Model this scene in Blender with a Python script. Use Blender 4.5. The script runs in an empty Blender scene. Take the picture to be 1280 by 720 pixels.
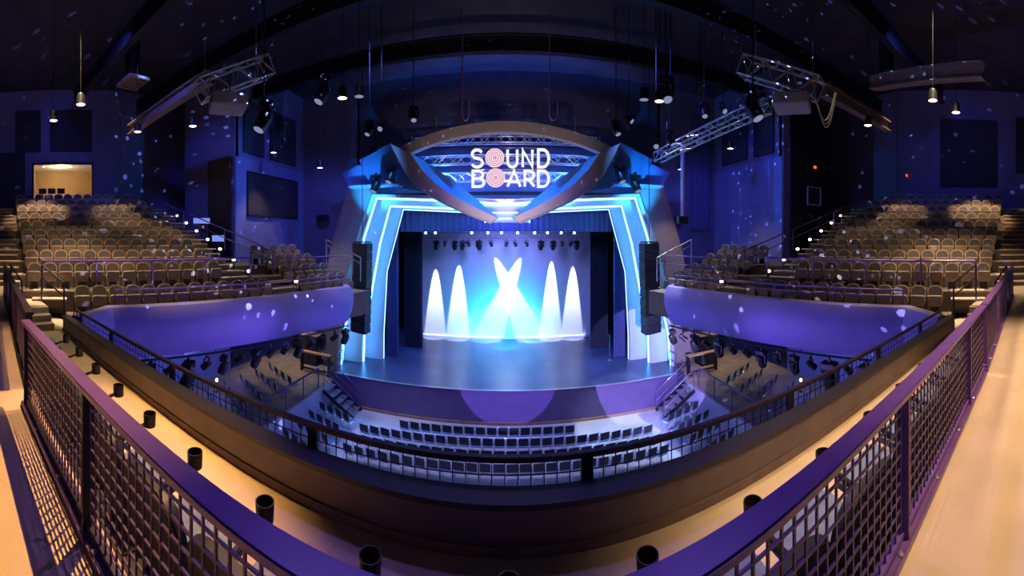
import bpy, math, random
from mathutils import Vector, Matrix

R = math.radians
random.seed(11)
sc = bpy.context.scene
COL = sc.collection
EYE = Vector((0, 0, 8.7))
F, XC, YH = 437.0, 636.0, 297.0          # cylinder focal length in pixels, its centre column, its horizon row
XS = -0.17                                # the proscenium's axis


def ray(px, py):
    th = (px - XC) / F
    return Vector((math.sin(th), math.cos(th), (YH - py) / F))


def at_y(px, py, y):
    d = ray(px, py)
    return EYE + d * (y / d.y)


def at_z(px, py, z):
    d = ray(px, py)
    return EYE + d * ((z - EYE.z) / d.z)


def at_d(px, py, dist):
    return EYE + ray(px, py) * dist


# ------------------------------------------------------------------ camera
cd = bpy.data.cameras.new('camera')
cam = bpy.data.objects.new('camera', cd)
COL.objects.link(cam)
sc.camera = cam
cam.location = EYE
cam.rotation_euler = (math.pi / 2, 0, 0)
cd.type = 'PANO'
cd.panorama_type = 'CENTRAL_CYLINDRICAL'
cd.central_cylindrical_range_u_min = (0 - XC) / F
cd.central_cylindrical_range_u_max = (1280 - XC) / F
cd.central_cylindrical_range_v_min = -(720 - YH) / F
cd.central_cylindrical_range_v_max = YH / F
cd.central_cylindrical_radius = 1.0
cd.clip_start, cd.clip_end = 0.02, 200

vs = sc.view_settings
vs.view_transform = 'Standard'
vs.look = 'None'
vs.gamma = 1
vs.use_curve_mapping = False
vs.exposure = 0.0
sc.cycles.use_denoising = True
sc.cycles.max_bounces = 6
sc.cycles.diffuse_bounces = 3
sc.cycles.glossy_bounces = 3
sc.cycles.sample_clamp_indirect = 4.0
sc.cycles.use_light_tree = True
sc.cycles.use_adaptive_sampling = False

wd = bpy.data.worlds.new('world')
sc.world = wd
wd.use_nodes = True
wd.node_tree.nodes['Background'].inputs[0].default_value = (.004, .005, .02, 1)
wd.node_tree.nodes['Background'].inputs[1].default_value = 1.0


# ------------------------------------------------------------------ materials
def mat(name, col, rough=.6, metal=0.0, var=0.0, scale=6.0, bump=0.0, spec=.5, coat=0.0):
    m = bpy.data.materials.new(name)
    m.use_nodes = True
    nt = m.node_tree
    b = nt.nodes['Principled BSDF']
    b.inputs['Roughness'].default_value = rough
    b.inputs['Metallic'].default_value = metal
    b.inputs['Specular IOR Level'].default_value = spec
    b.inputs['Coat Weight'].default_value = coat
    b.inputs['Base Color'].default_value = (*col, 1)
    if var or bump:
        tc = nt.nodes.new('ShaderNodeTexCoord')
        no = nt.nodes.new('ShaderNodeTexNoise')
        no.inputs['Scale'].default_value = scale
        no.inputs['Detail'].default_value = 5
        nt.links.new(tc.outputs['Object'], no.inputs['Vector'])
        if var:
            cr = nt.nodes.new('ShaderNodeValToRGB')
            cr.color_ramp.elements[0].position = .3
            cr.color_ramp.elements[1].position = .7
            cr.color_ramp.elements[0].color = (*[c * (1 - var) for c in col], 1)
            cr.color_ramp.elements[1].color = (*[min(1, c * (1 + var)) for c in col], 1)
            nt.links.new(no.outputs['Fac'], cr.inputs['Fac'])
            nt.links.new(cr.outputs['Color'], b.inputs['Base Color'])
        if bump:
            bp = nt.nodes.new('ShaderNodeBump')
            bp.inputs['Strength'].default_value = bump
            bp.inputs['Distance'].default_value = .01
            nt.links.new(no.outputs['Fac'], bp.inputs['Height'])
            nt.links.new(bp.outputs['Normal'], b.inputs['Normal'])
    return m


def emit(name, col, s):
    m = bpy.data.materials.new(name)
    m.use_nodes = True
    nt = m.node_tree
    nt.nodes.clear()
    e = nt.nodes.new('ShaderNodeEmission')
    e.inputs[0].default_value = (*col, 1)
    e.inputs[1].default_value = s
    o = nt.nodes.new('ShaderNodeOutputMaterial')
    nt.links.new(e.outputs[0], o.inputs[0])
    return m


M = {
    'wall': mat('navy_wall_paint', (.16, .16, .30), .75, var=.12, scale=1.2),
    'lav': mat('lavender_plaster', (.50, .46, .62), .6, var=.06, scale=1.5),
    'dark': mat('black_paint', (.012, .012, .016), .6, var=.3, scale=5),
    'panel': mat('dark_acoustic_fabric', (.035, .035, .05), .9, var=.2, scale=20),
    'ceil': mat('dark_ceiling_paint', (.035, .035, .055), .9, var=.3, scale=1),
    'carpet': mat('brown_carpet', (.16, .12, .10), .95, var=.25, scale=30, bump=.3),
    'tan': mat('tan_rubber_flooring', (.62, .47, .30), .6, var=.08, scale=3),
    'step': mat('tan_step_tread', (.50, .40, .29), .7, var=.1, scale=8),
    'riser': mat('brown_step_riser', (.17, .12, .10), .8, var=.15, scale=8),
    'parapet': mat('brown_laminate', (.13, .098, .092), .5, var=.18, scale=2.5, coat=.15),
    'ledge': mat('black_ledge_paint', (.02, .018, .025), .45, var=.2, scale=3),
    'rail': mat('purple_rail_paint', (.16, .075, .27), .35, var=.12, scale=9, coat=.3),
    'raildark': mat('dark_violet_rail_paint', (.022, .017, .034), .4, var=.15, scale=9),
    'wire': mat('dark_mesh_wire', (.10, .06, .13), .4, metal=.3),
    'stage': mat('glossy_stage_deck', (.048, .055, .115), .34, var=.35, scale=.7, bump=.05, spec=.6),
    'apron': mat('violet_apron_panel', (.13, .09, .22), .55, var=.1, scale=2),
    'band': mat('wood_base_band', (.30, .19, .13), .6, var=.15, scale=4),
    'concrete': mat('polished_grey_floor', (.50, .50, .54), .38, var=.12, scale=.9, spec=.5),
    'terrace': mat('brown_plank_floor', (.36, .285, .235), .55, var=.2, scale=2.0),
    'portal': mat('portal_white_paint', (.62, .64, .72), .5, var=.04, scale=2),
    'arch': mat('taupe_arch_plaster', (.30, .245, .235), .6, var=.08, scale=2),
    'canopy': mat('canopy_grey_paint', (.38, .42, .56), .5, var=.06, scale=2),
    'canopybluelit': mat('blue_lit_panel_tint', (.09, .22, .46), .5, var=.06, scale=2),  # blue light on the grey panels, put into their colour
    'alu': mat('truss_aluminium', (.55, .56, .6), .35, metal=.8, var=.08, scale=10),
    'black': mat('black_metal', (.02, .02, .024), .4, metal=.3, var=.2, scale=8),
    'speaker': mat('speaker_grille_black', (.022, .024, .032), .55, var=.3, scale=60, bump=.3),
    'drape': mat('black_stage_drape', (.030, .032, .055), .85, var=.2, scale=12),
    'drapeblue': mat('blue_stage_drape', (.10, .12, .30), .85, var=.2, scale=12),
    'screen': mat('pale_cyclorama_cloth', (.72, .72, .80), .9, var=.03, scale=3),
    'fascia': mat('violet_fascia_plaster', (.21, .17, .42), .55, var=.06, scale=1.5),
    'plaster': mat('blue_violet_plaster', (.20, .19, .42), .65, var=.06, scale=1.5),
    'header': mat('midnight_header_paint', (.045, .042, .085), .85, var=.15, scale=1.5),
    'shell': mat('brown_seat_vinyl', (.38, .265, .18), .40, var=.12, scale=9, coat=.1),
    'cush': mat('dark_brown_upholstery', (.085, .066, .058), .55, var=.15, scale=14),
    'pan': mat('brown_seat_front_vinyl', (.34, .245, .17), .40, var=.12, scale=9),
    'chair': mat('black_chair_vinyl', (.022, .024, .034), .5, var=.2, scale=15),
    'chairseat': mat('slate_blue_chair_seat', (.16, .20, .33), .5, var=.15, scale=15),
    'chrome': mat('chrome_tube', (.78, .78, .82), .22, metal=.9, var=.03, scale=9),
    'wood': mat('tan_wood_top', (.55, .37, .21), .5, var=.2, scale=5),
    'proj': mat('projector_grey', (.30, .29, .31), .5, var=.1, scale=4),
    'bronze': mat('bronze_beam_paint', (.20, .14, .11), .5, var=.2, scale=3),
    'brasstruss': mat('warm_truss_alloy', (.48, .42, .38), .4, metal=.6, var=.1, scale=8),
    'booth': mat('booth_tan_wall', (.50, .34, .18), .7, var=.06, scale=2),
    'cup': mat('dark_bronze_cup', (.045, .032, .025), .4, metal=.6, var=.15, scale=8),
    'white': mat('white_notice', (.75, .75, .8), .6, var=.03, scale=9),
    'led': emit('cyan_led_strip', (.095, .43, 1.0), 12.0),
    'ledwhite': emit('white_led_strip', (.28, .52, 1.0), 3.2),
    'sign': emit('white_sign_glow', (.95, .93, 1.0), 1.05),
    'warmlens': emit('warm_lamp_lens', (1.0, .86, .66), 7.0),
    'coollens': emit('cool_lamp_lens', (.80, .88, 1.0), 9.0),
    'dimlens': emit('dim_lamp_lens', (.45, .5, .8), .5),
    'steplens': emit('step_light_lens', (1.0, .85, .62), 5.0),
    'red': emit('red_indicator', (1.0, .10, .04), 1.6),
    'bluesign': emit('blue_lit_sign', (.22, .32, 1.0), .9),
    'boothlight': emit('booth_ceiling_lamp', (1.0, .85, .6), 6.0),
    'floorlens': emit('warm_floor_lamp', (1.0, .75, .45), 4.0),
}


def disc_material():
    m = emit('pink_ring_disc', (1, 1, 1), 1.0)
    nt = m.node_tree
    e = [n for n in nt.nodes if n.type == 'EMISSION'][0]
    tc = nt.nodes.new('ShaderNodeTexCoord')
    wv = nt.nodes.new('ShaderNodeTexWave')
    wv.wave_type = 'RINGS'
    wv.rings_direction = 'SPHERICAL'
    wv.inputs['Scale'].default_value = 3.4
    wv.inputs['Distortion'].default_value = 1.2
    wv.inputs['Detail Scale'].default_value = .6
    nt.links.new(tc.outputs['Object'], wv.inputs['Vector'])
    cr = nt.nodes.new('ShaderNodeValToRGB')
    cr.color_ramp.elements[0].color = (.62, .22, .42, 1)
    cr.color_ramp.elements[1].color = (1.0, .80, .86, 1)
    cr.color_ramp.elements[0].position = .15
    cr.color_ramp.elements[1].position = .6
    nt.links.new(wv.outputs['Fac'], cr.inputs['Fac'])
    nt.links.new(cr.outputs['Color'], e.inputs['Color'])
    return m


M['disc'] = disc_material()


# ------------------------------------------------------------------ mesh building
def frame(o, x, y):
    x = Vector(x).normalized()
    y = Vector(y).normalized()
    z = x.cross(y).normalized()
    m = Matrix((x, y, z)).transposed().to_4x4()
    m.translation = Vector(o)
    return m


XZ = frame((0, 0, 0), (1, 0, 0), (0, 0, 1))      # local x, y -> world x, z ; local z -> world -y


class MB:
    def __init__(self):
        self.v, self.f = [], []

    def add(self, vs_, fs):
        n = len(self.v)
        self.v += [Vector(p) for p in vs_]
        self.f += [tuple(n + i for i in f) for f in fs]
        return self

    def box(self, c, s, rz=0.0, m=None):
        x, y, z = s[0] / 2, s[1] / 2, s[2] / 2
        mm = m if m is not None else Matrix.Translation(Vector(c)) @ Matrix.Rotation(rz, 4, 'Z')
        p = [mm @ Vector((sx * x, sy * y, sz * z)) for sz in (-1, 1) for sy in (-1, 1) for sx in (-1, 1)]
        return self.add(p, [(0, 2, 3, 1), (4, 5, 7, 6), (0, 1, 5, 4), (2, 6, 7, 3), (0, 4, 6, 2), (1, 3, 7, 5)])

    def rbox(self, c, s, r, m=None):
        """box with rounded vertical edges in local xy, chamfered top and bottom"""
        x, y, z = s[0] / 2, s[1] / 2, s[2] / 2
        poly = []
        for cx, cy, a0 in ((x - r, y - r, 0), (-x + r, y - r, 90), (-x + r, -y + r, 180), (x - r, -y + r, 270)):
            for k in range(4):
                a = R(a0 + k * 30)
                poly.append((cx + r * math.cos(a), cy + r * math.sin(a)))
        mm = m if m is not None else Matrix.Translation(Vector(c))
        ch = min(r, z) * .6
        rows = []
        for zz, k in ((-z, 1 - ch / max(x, y)), (-z + ch, 1), (z - ch, 1), (z, 1 - ch / max(x, y))):
            rows.append([mm @ Vector((px * k, py * k, zz)) for px, py in poly])
        return self.loft(rows, True, True)

    def bar(self, a, b, w, h=None, up=(0, 0, 1)):
        a, b = Vector(a), Vector(b)
        h = w if h is None else h
        d = b - a
        L = d.length
        d.normalize()
        u = Vector(up)
        if abs(d.dot(u)) > .98:
            u = Vector((0, 1, 0)) if abs(d.y) < .9 else Vector((1, 0, 0))
        s = d.cross(u).normalized()
        u = s.cross(d).normalized()
        mm = Matrix((s, d, u)).transposed().to_4x4()
        mm.translation = (a + b) / 2
        return self.box(None, (w, L, h), m=mm)

    def loft(self, rows, closed=True, caps=False):
        n = len(self.v)
        k = len(rows[0])
        for r_ in rows:
            self.v += [Vector(p) for p in r_]
        for i in range(len(rows) - 1):
            for j in range(k if closed else k - 1):
                a, b = n + i * k + j, n + i * k + (j + 1) % k
                self.f.append((a, b, b + k, a + k))
        if caps:
            self.f.append(tuple(n + j for j in range(k - 1, -1, -1)))
            self.f.append(tuple(n + (len(rows) - 1) * k + j for j in range(k)))
        return self

    def tube(self, pts, r, n=7, closed=False):
        pts = [Vector(p) for p in pts]
        rows = []
        N = len(pts)
        prev = None
        for i, p in enumerate(pts):
            if closed:
                t = pts[(i + 1) % N] - pts[i - 1]
            else:
                t = pts[min(i + 1, N - 1)] - pts[max(i - 1, 0)]
            t.normalize()
            u = prev if prev is not None else (Vector((0, 0, 1)) if abs(t.z) < .9 else Vector((1, 0, 0)))
            s = t.cross(u)
            if s.length < 1e-5:
                s = t.cross(Vector((0, 1, 0)))
            s.normalize()
            u = s.cross(t).normalized()
            prev = u
            rr = r[i] if isinstance(r, (list, tuple)) else r
            rows.append([p + (s * math.cos(2 * math.pi * k / n) + u * math.sin(2 * math.pi * k / n)) * rr for k in range(n)])
        if closed:
            rows.append(rows[0])
        return self.loft(rows, True, not closed)

    def prism(self, poly, d0, d1, m=None):
        mm = m or Matrix.Identity(4)
        a = [mm @ Vector((p[0], p[1], d0)) for p in poly]
        b = [mm @ Vector((p[0], p[1], d1)) for p in poly]
        k = len(poly)
        return self.add(a + b, [tuple(range(k - 1, -1, -1)), tuple(range(k, 2 * k))] +
                        [(i, (i + 1) % k, k + (i + 1) % k, k + i) for i in range(k)])

    def lathe(self, prof, n=16, m=None, caps=True):
        mm = m or Matrix.Identity(4)
        rows = [[mm @ Vector((r_ * math.cos(2 * math.pi * k / n), r_ * math.sin(2 * math.pi * k / n), z)) for k in range(n)] for r_, z in prof]
        return self.loft(rows, True, caps)

    def build(self, name, material, parent=None, world=True, smooth=False, bevel=0.0):
        me = bpy.data.meshes.new(name)
        vv = self.v
        if parent is not None and world:
            inv = parent_matrix(parent).inverted()
            vv = [inv @ p for p in vv]
        me.from_pydata([tuple(p) for p in vv], [], self.f)
        me.materials.append(M[material])
        import bmesh
        bm = bmesh.new()
        bm.from_mesh(me)
        if bevel:
            es = [e for e in bm.edges if len(e.link_faces) == 2 and e.calc_face_angle(0) > .6]
            bmesh.ops.bevel(bm, geom=es, offset=bevel, segments=2, affect='EDGES', clamp_overlap=True)
        bmesh.ops.recalc_face_normals(bm, faces=bm.faces)
        bm.to_mesh(me)
        bm.free()
        if smooth:
            for p in me.polygons:
                p.use_smooth = True
            try:
                me.set_sharp_from_angle(angle=R(40))
            except Exception:
                pass
        o = bpy.data.objects.new(name, me)
        COL.objects.link(o)
        if parent is not None:
            o.parent = parent
        return o


def parent_matrix(p):
    m = Matrix.Translation(p.location) @ p.rotation_euler.to_matrix().to_4x4()
    return parent_matrix(p.parent) @ m if p.parent else m


def tag(o, label, cat, group=None, kind=None):
    o['label'] = label
    o['category'] = cat
    if group:
        o['group'] = group
    if kind:
        o['kind'] = kind
    return o


def thing(name, loc, label, cat, group=None, rz=0.0):
    o = bpy.data.objects.new(name, None)
    COL.objects.link(o)
    o.location = loc
    o.rotation_euler = (0, 0, rz)
    o.empty_display_size = .1
    return tag(o, label, cat, group)


def struct(mb, name, material, label=None, cat=None, smooth=False):
    o = mb.build(name, material, smooth=smooth)
    o['kind'] = 'structure'
    if label:
        tag(o, label, cat)
    return o


KIDS = {}


def copy_tree(o, parent=None):
    c = o.copy()
    COL.objects.link(c)
    if parent is not None:
        c.parent = parent
    if o.name not in KIDS:
        KIDS[o.name] = list(o.children)
    for ch in KIDS[o.name]:
        copy_tree(ch, c)
    return c


used_proto = set()


def place(proto, loc, rz, label, group, tilt=None):
    """the first time moves the prototype itself, then copies it"""
    if proto.name not in used_proto:
        used_proto.add(proto.name)
        o = proto
    else:
        o = copy_tree(proto)
    if proto.name not in KIDS:
        KIDS[proto.name] = list(proto.children)
        for c in KIDS[proto.name]:
            KIDS[c.name] = list(c.children)
    o.location = loc
    o.rotation_euler = (tilt[0], tilt[1], rz) if tilt else (0, 0, rz)
    o['label'] = label
    o['group'] = group
    return o


ORD = 'first second third fourth fifth sixth seventh eighth ninth tenth eleventh twelfth thirteenth fourteenth fifteenth sixteenth seventeenth eighteenth nineteenth twentieth'.split()
TENS = {20: 'twenty', 30: 'thirty'}


def ordn(i):
    i += 1
    if i <= 20:
        return ORD[i - 1]
    t = i // 10 * 10
    return (TENS[t] + '-' + ORD[i - t - 1]) if i % 10 else {30: 'thirtieth'}[i]


SIDE = {1: 'right', -1: 'left'}
STG, TER, FR, WK, WZ = 1.57, 1.2, 6.14, 7.0, 6.5
C72, S72 = math.cos(R(72)), math.sin(R(72))


def W(s, P, t, z):
    """point of a balcony wing: P outward from the room's axis, t along the row towards the stage"""
    return Vector((s * (P * S72 - t * C72), P * C72 + t * S72, z))


def wbox(mb, s, p0, p1, t0, t1, z0, z1, skew0=0.0, skew1=0.0):
    b = [W(s, p0, t0, 0), W(s, p1, t0 + skew0, 0), W(s, p1, t1 + skew1, 0), W(s, p0, t1, 0)]
    return mb.prism([(p.x, p.y) for p in b], z0, z1)


def light(name, kind, loc, energy, col, aim=None, size=60, blend=.3, radius=.1):
    L = bpy.data.lights.new(name, kind)
    L.energy = energy
    L.color = col
    if kind == 'SPOT':
        L.spot_size = R(size)
        L.spot_blend = blend
    L.shadow_soft_size = radius
    o = bpy.data.objects.new(name, L)
    COL.objects.link(o)
    o.location = loc
    if aim is not None:
        o.rotation_euler = (Vector(aim) - Vector(loc)).to_track_quat('-Z', 'Y').to_euler()
    return o


def gobo(name, loc, aim, energy, col, size, scale, dot):
    o = light(name, 'SPOT', loc, energy, col, aim, size, .3, .01)
    L = o.data
    L.use_nodes = True
    nt = L.node_tree
    e = nt.nodes['Emission']

    def mth(op, a, b=0.0):
        n = nt.nodes.new('ShaderNodeMath')
        n.operation = op
        for i, x in enumerate((a, b)):
            if isinstance(x, (int, float)):
                n.inputs[i].default_value = x
            else:
                nt.links.new(x, n.inputs[i])
        return n.outputs[0]
    tc = nt.nodes.new('ShaderNodeTexCoord')
    sp = nt.nodes.new('ShaderNodeSeparateXYZ')
    cb = nt.nodes.new('ShaderNodeCombineXYZ')
    nt.links.new(tc.outputs['Normal'], sp.inputs[0])
    nt.links.new(mth('DIVIDE', sp.outputs[0], sp.outputs[2]), cb.inputs[0])
    nt.links.new(mth('DIVIDE', sp.outputs[1], sp.outputs[2]), cb.inputs[1])
    vo = nt.nodes.new('ShaderNodeTexVoronoi')
    vo.voronoi_dimensions = '2D'
    vo.inputs['Scale'].default_value = scale
    nt.links.new(cb.outputs[0], vo.inputs['Vector'])
    sc_ = nt.nodes.new('ShaderNodeSeparateColor')
    nt.links.new(vo.outputs['Color'], sc_.inputs[0])
    rad = mth('MULTIPLY', mth('ADD', mth('MULTIPLY', sc_.outputs[0], .75), .25), dot)
    on = mth('LESS_THAN', sc_.outputs[2], .42)
    nt.links.new(mth('MULTIPLY', mth('MULTIPLY', mth('LESS_THAN', vo.outputs['Distance'], rad), on), mth('ADD', mth('MULTIPLY', sc_.outputs[1], .8), .2)), e.inputs['Strength'])
    return o


# ================================================================== THE HALL
H = 18.0
struct(MB().box((0, 8.5, -.1), (52, 27, .2)), 'floor', 'concrete')
struct(MB().box((0, 10, H + .1), (52, 30, .2)), 'ceiling', 'ceil')
struct(MB().box((0, -3.4, H / 2), (52, .3, H)), 'wall_rear', 'wall')
for s in (1, -1):
    nm = SIDE[s]
    # wall behind the upper bank, with the control-room opening on the left
    PW = 22.0
    m = MB()
    tc_ = (9.9 - PW * C72) / S72      # t of the corner
    if s > 0:
        wbox(m, s, PW, PW + .3, -10.4, tc_, 0, H)
    else:
        wbox(m, s, PW, PW + .3, -10.4, -2.3, 0, H)
        wbox(m, s, PW, PW + .3, 1.45, tc_, 0, H)
        wbox(m, s, PW, PW + .3, -2.3, 1.45, 0, 11.0)
        wbox(m, s, PW, PW + .3, -2.3, 1.45, 13.35, H)
    struct(m, 'wall_' + nm, 'wall')
    m = MB().box((s * 20.0, 14.8, H / 2), (.3, 9.9, H))
    struct(m, 'wall_' + nm + '_return', 'wall')
    # side tower: near face and long face
    m = MB().box((s * 15.15, 13.15, H / 2 + 2.6), (4.3, .3, H - 5.2)).box((s * 13.15, 16.4, H / 2 + 2.6), (.3, 6.6, H - 5.2))
    struct(m, 'wall_' + nm + '_tower', 'wall')
    m = MB().box((s * 14.25, 8.3, 2.6), (.3, 11, 5.2))
    struct(m, 'wall_' + nm + '_lower', 'plaster')
    m = MB().box((s * 17.0, 19.65, H / 2), (6.3, .3, H)).box((s * 11.4, 19.65, H / 2), (5.0, .3, H))
    struct(m, 'wall_front_' + nm, 'wall')
    # pale plaster face on the lower part of the tower's long side
    o = MB().prism([(13.05, 7.0), (19.45, 7.0), (19.45, 13.0), (13.05, 13.0)], -.04 if s > 0 else 0, 0 if s > 0 else .04,
                   frame((s * 12.98, 0, 0), (0, 1, 0), (0, 0, 1))).build('wall_plaster_face', 'plaster')
    o['kind'] = 'structure'
    tag(o, 'pale violet plaster wall face beside the %s end of the stage wall' % nm, 'wall')
struct(MB().box((0, 19.65, 15.2), (18, .3, 5.6)), 'wall_front_header', 'header')
struct(MB().box((0, 19.8, 11.9), (17.8, .1, 2.0)), 'wall_front_soffit', 'wall')

# stage, apron and terraces
struct(MB().box((XS, 21.7, STG / 2), (18.2, 10.8, STG)), 'stage', 'stage', 'wide dark stage deck with a glossy top in front of the backdrop', 'stage')
ap = thing('stage_apron', (XS, 16.28, 0), 'long violet front panel of the stage above the main floor', 'stage front')
MB().box((XS, 16.27, .82), (17.3, .06, 1.46)).build('front_panel', 'apron', ap)
MB().box((XS, 16.25, .06), (17.3, .14, .12)).build('base_band', 'band', ap)
MB().box((XS, 16.26, 1.575), (17.3, .09, .035)).build('nosing', 'alu', ap)
for s in (1, -1):
    nm = SIDE[s]
    struct(MB().box((s * 11.6, 10.95, TER / 2), (5.4, 17.1, TER)), 'floor_terrace', 'terrace',
           'brown raised side floor under the %s balcony wing' % nm, 'side terrace')
    tf = MB().box((s * 8.87, 9.2, TER / 2 + .01), (.06, 13.4, TER - .02)).build('trim_terrace_face', 'lav')
    tf['kind'] = 'structure'
    tag(tf, 'violet painted face of the %s side terrace above the main floor' % nm, 'terrace face')

# cyclorama at the back of the stage
bk = thing('stage_backdrop', (XS, 24.6, STG), 'large pale stretched backdrop lit by white and cyan beams', 'backdrop')
MB().box((XS, 24.62, 5.55), (12.5, .06, 7.9)).build('cloth', 'screen', bk)
MB().box((XS, 24.57, 1.66), (12.55, .14, .14)).build('bottom_pipe', 'white', bk)
struct(MB().box((0, 26.9, 6), (26, .2, 12)), 'wall_upstage', 'dark')
for s in (1, -1):
    struct(MB().box((s * 10.5, 23.3, 6), (.2, 7.2, 12)), 'wall_stage_' + SIDE[s], 'dark')
struct(MB().box((0, 23.2, 11.2), (21, 7.0, .2)), 'ceiling_stage', 'dark')


def drape(name, x0, x1, y, z0, z1, folds, depth, material, label, cat, grp=None):
    t = thing(name, ((x0 + x1) / 2, y, z0), label, cat, grp)
    n = folds * 8
    front = [(x0 + (x1 - x0) * i / n, y - depth * (.5 + .5 * math.sin(2 * math.pi * folds * i / n + .4 * math.sin(i * .7)))) for i in range(n + 1)]
    poly = front + [(p[0], p[1] + .05) for p in reversed(front)]
    MB().prism(poly, z0, z1 - .12).build('cloth', material, t, smooth=True)
    MB().prism([(p[0], p[1]) for p in ((x0, y - depth), (x1, y - depth), (x1, y + .05), (x0, y + .05))], z1 - .12, z1).build('heading', material, t)
    return t


drape('stage_valance', XS - 6.3, XS + 6.3, 20.2, 9.05, 10.9, 38, .12, 'drapeblue', 'dark blue pleated valance hanging across the top of the stage opening', 'curtain')
for s in (1, -1):
    nm = SIDE[s]
    a, b = sorted((XS + s * 5.35, XS + s * 6.55))
    drape('stage_drape', a, b, 21.9, STG, 9.6, 11, .12, 'drape', 'black pleated drape beside the %s edge of the lit backdrop' % nm, 'curtain', 'black stage drapes')
    a, b = sorted((XS + s * 6.35, XS + s * 7.05))
    drape('stage_drape', a, b, 20.0, STG, 10.2, 6, .14, 'drapeblue', 'narrow blue drape just inside the %s leg of the stage portal' % nm, 'curtain', 'blue stage drapes')

# three nested portal frames with light strips
PORT = [(17.25, [(6.79, 10.86), (7.54, 8.7), (8.78, 3.3), (8.9, STG)], 10.42),
        (18.2, [(6.34, 10.5), (6.98, 8.34), (7.95, 3.1), (8.0, STG)], 10.12),
        (19.1, [(5.86, 10.35), (6.87, 6.7), (7.07, 3.0), (7.08, STG)], 10.0)]
PL = ['outermost', 'middle', 'innermost']
pt = []
for k, (y, pts, zc) in enumerate(PORT):
    inner = [(XS - x, z) for x, z in reversed(pts)] + [(XS, zc)] + [(XS + x, z) for x, z in pts]
    grow = .16 if k == 0 else 1.35
    top = .16 if k == 0 else .5
    outer = [(XS - x - grow, z + (top if i == 0 else 0)) for i, (x, z) in enumerate(pts)][::-1] + [(XS, zc + top)] + [(XS + x + grow, z + (top if i == 0 else 0)) for i, (x, z) in enumerate(pts)]
    t = thing('stage_portal', (XS, y, STG), '%s of three nested pale stage portals edged with cyan light' % PL[k], 'stage portal', 'nested stage portals')
    m = MB()
    N = len(inner)
    yb = y + .3
    v = []
    for (a, b) in zip(inner, outer):
        v += [(a[0], y, a[1]), (b[0], y, b[1]), (b[0], yb, b[1]), (a[0], yb, a[1])]
    f = []
    for i in range(N - 1):
        for j in range(4):
            q = (j + 1) % 4
            f.append((i * 4 + j, i * 4 + q, i * 4 + 4 + q, i * 4 + 4 + j))
    f += [(0, 3, 2, 1), (4 * N - 4, 4 * N - 3, 4 * N - 2, 4 * N - 1)]
    m.add(v, f).build('surround', 'portal', t)
    rad = .068 if k < 2 else .036
    MB().tube([(p[0] * 1.0, yb - .02, p[1] - (.03 if i in (3, 4, 5) else 0)) for i, p in enumerate(inner)], rad, 6).build('led_strip', 'led' if k < 2 else 'ledwhite', t)
    pt.append(t)

# stepped centre header between the curved beams
t = thing('portal_header', (XS, 16.6, 9.6), 'stepped pale centre header with cyan light lines between the curved beams', 'portal header')
for k, (hw, z0, z1, y) in enumerate(((1.52, 9.92, 10.32, 16.75), (1.32, 9.66, 9.98, 17.0), (1.1, 9.44, 9.72, 17.25))):
    MB().box((XS + .1, y + .15, (z0 + z1) / 2), (2 * hw, .3, z1 - z0 - .02)).build('step_panel', 'portal', t)
    zz = z1 - .06
    MB().tube([(XS + .1 - hw, y - .04, z0), (XS + .1 - hw, y - .04, zz), (XS + .1 + hw, y - .04, zz), (XS + .1 + hw, y - .04, z0)], .035, 6).build('led_strip', 'led', t)

# brown arch over the stage
AR, AC, AY = 13.2, .88, 16.12
t = thing('stage_arch', (XS, AY, STG), 'taupe plaster arch rising over the stage and its lit sign', 'arch')
rows = []
for i in range(41):
    a = R(90 - 24.3 + 48.6 * i / 40)
    c, s_ = math.cos(a), math.sin(a)
    rows.append([(XS + AR * c, AY, AC + AR * s_), (XS + AR * c, AY + .42, AC + AR * s_), (XS + (AR - .5) * c, AY + .42, AC + (AR - .5) * s_), (XS + (AR - .5) * c, AY, AC + (AR - .5) * s_)])
MB().loft(rows, True, True).build('arch_band', 'arch', t)
for s in (1, -1):
    pts = [(8.45, 11.6), (9.0, 10.2), (9.75, 7.9), (10.2, 5.0), (10.3, STG)]
    m = MB()
    rows = []
    for x, z in pts:
        wdt = 1.5 if z > 6 else 1.2
        rows.append([(XS + s * x, 17.62, z), (XS + s * x, 18.12, z), (XS + s * (x - wdt), 18.12, z), (XS + s * (x - wdt), 17.62, z)])
    m.loft(rows, True, True).build('arch_leg', 'arch', t)

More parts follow.
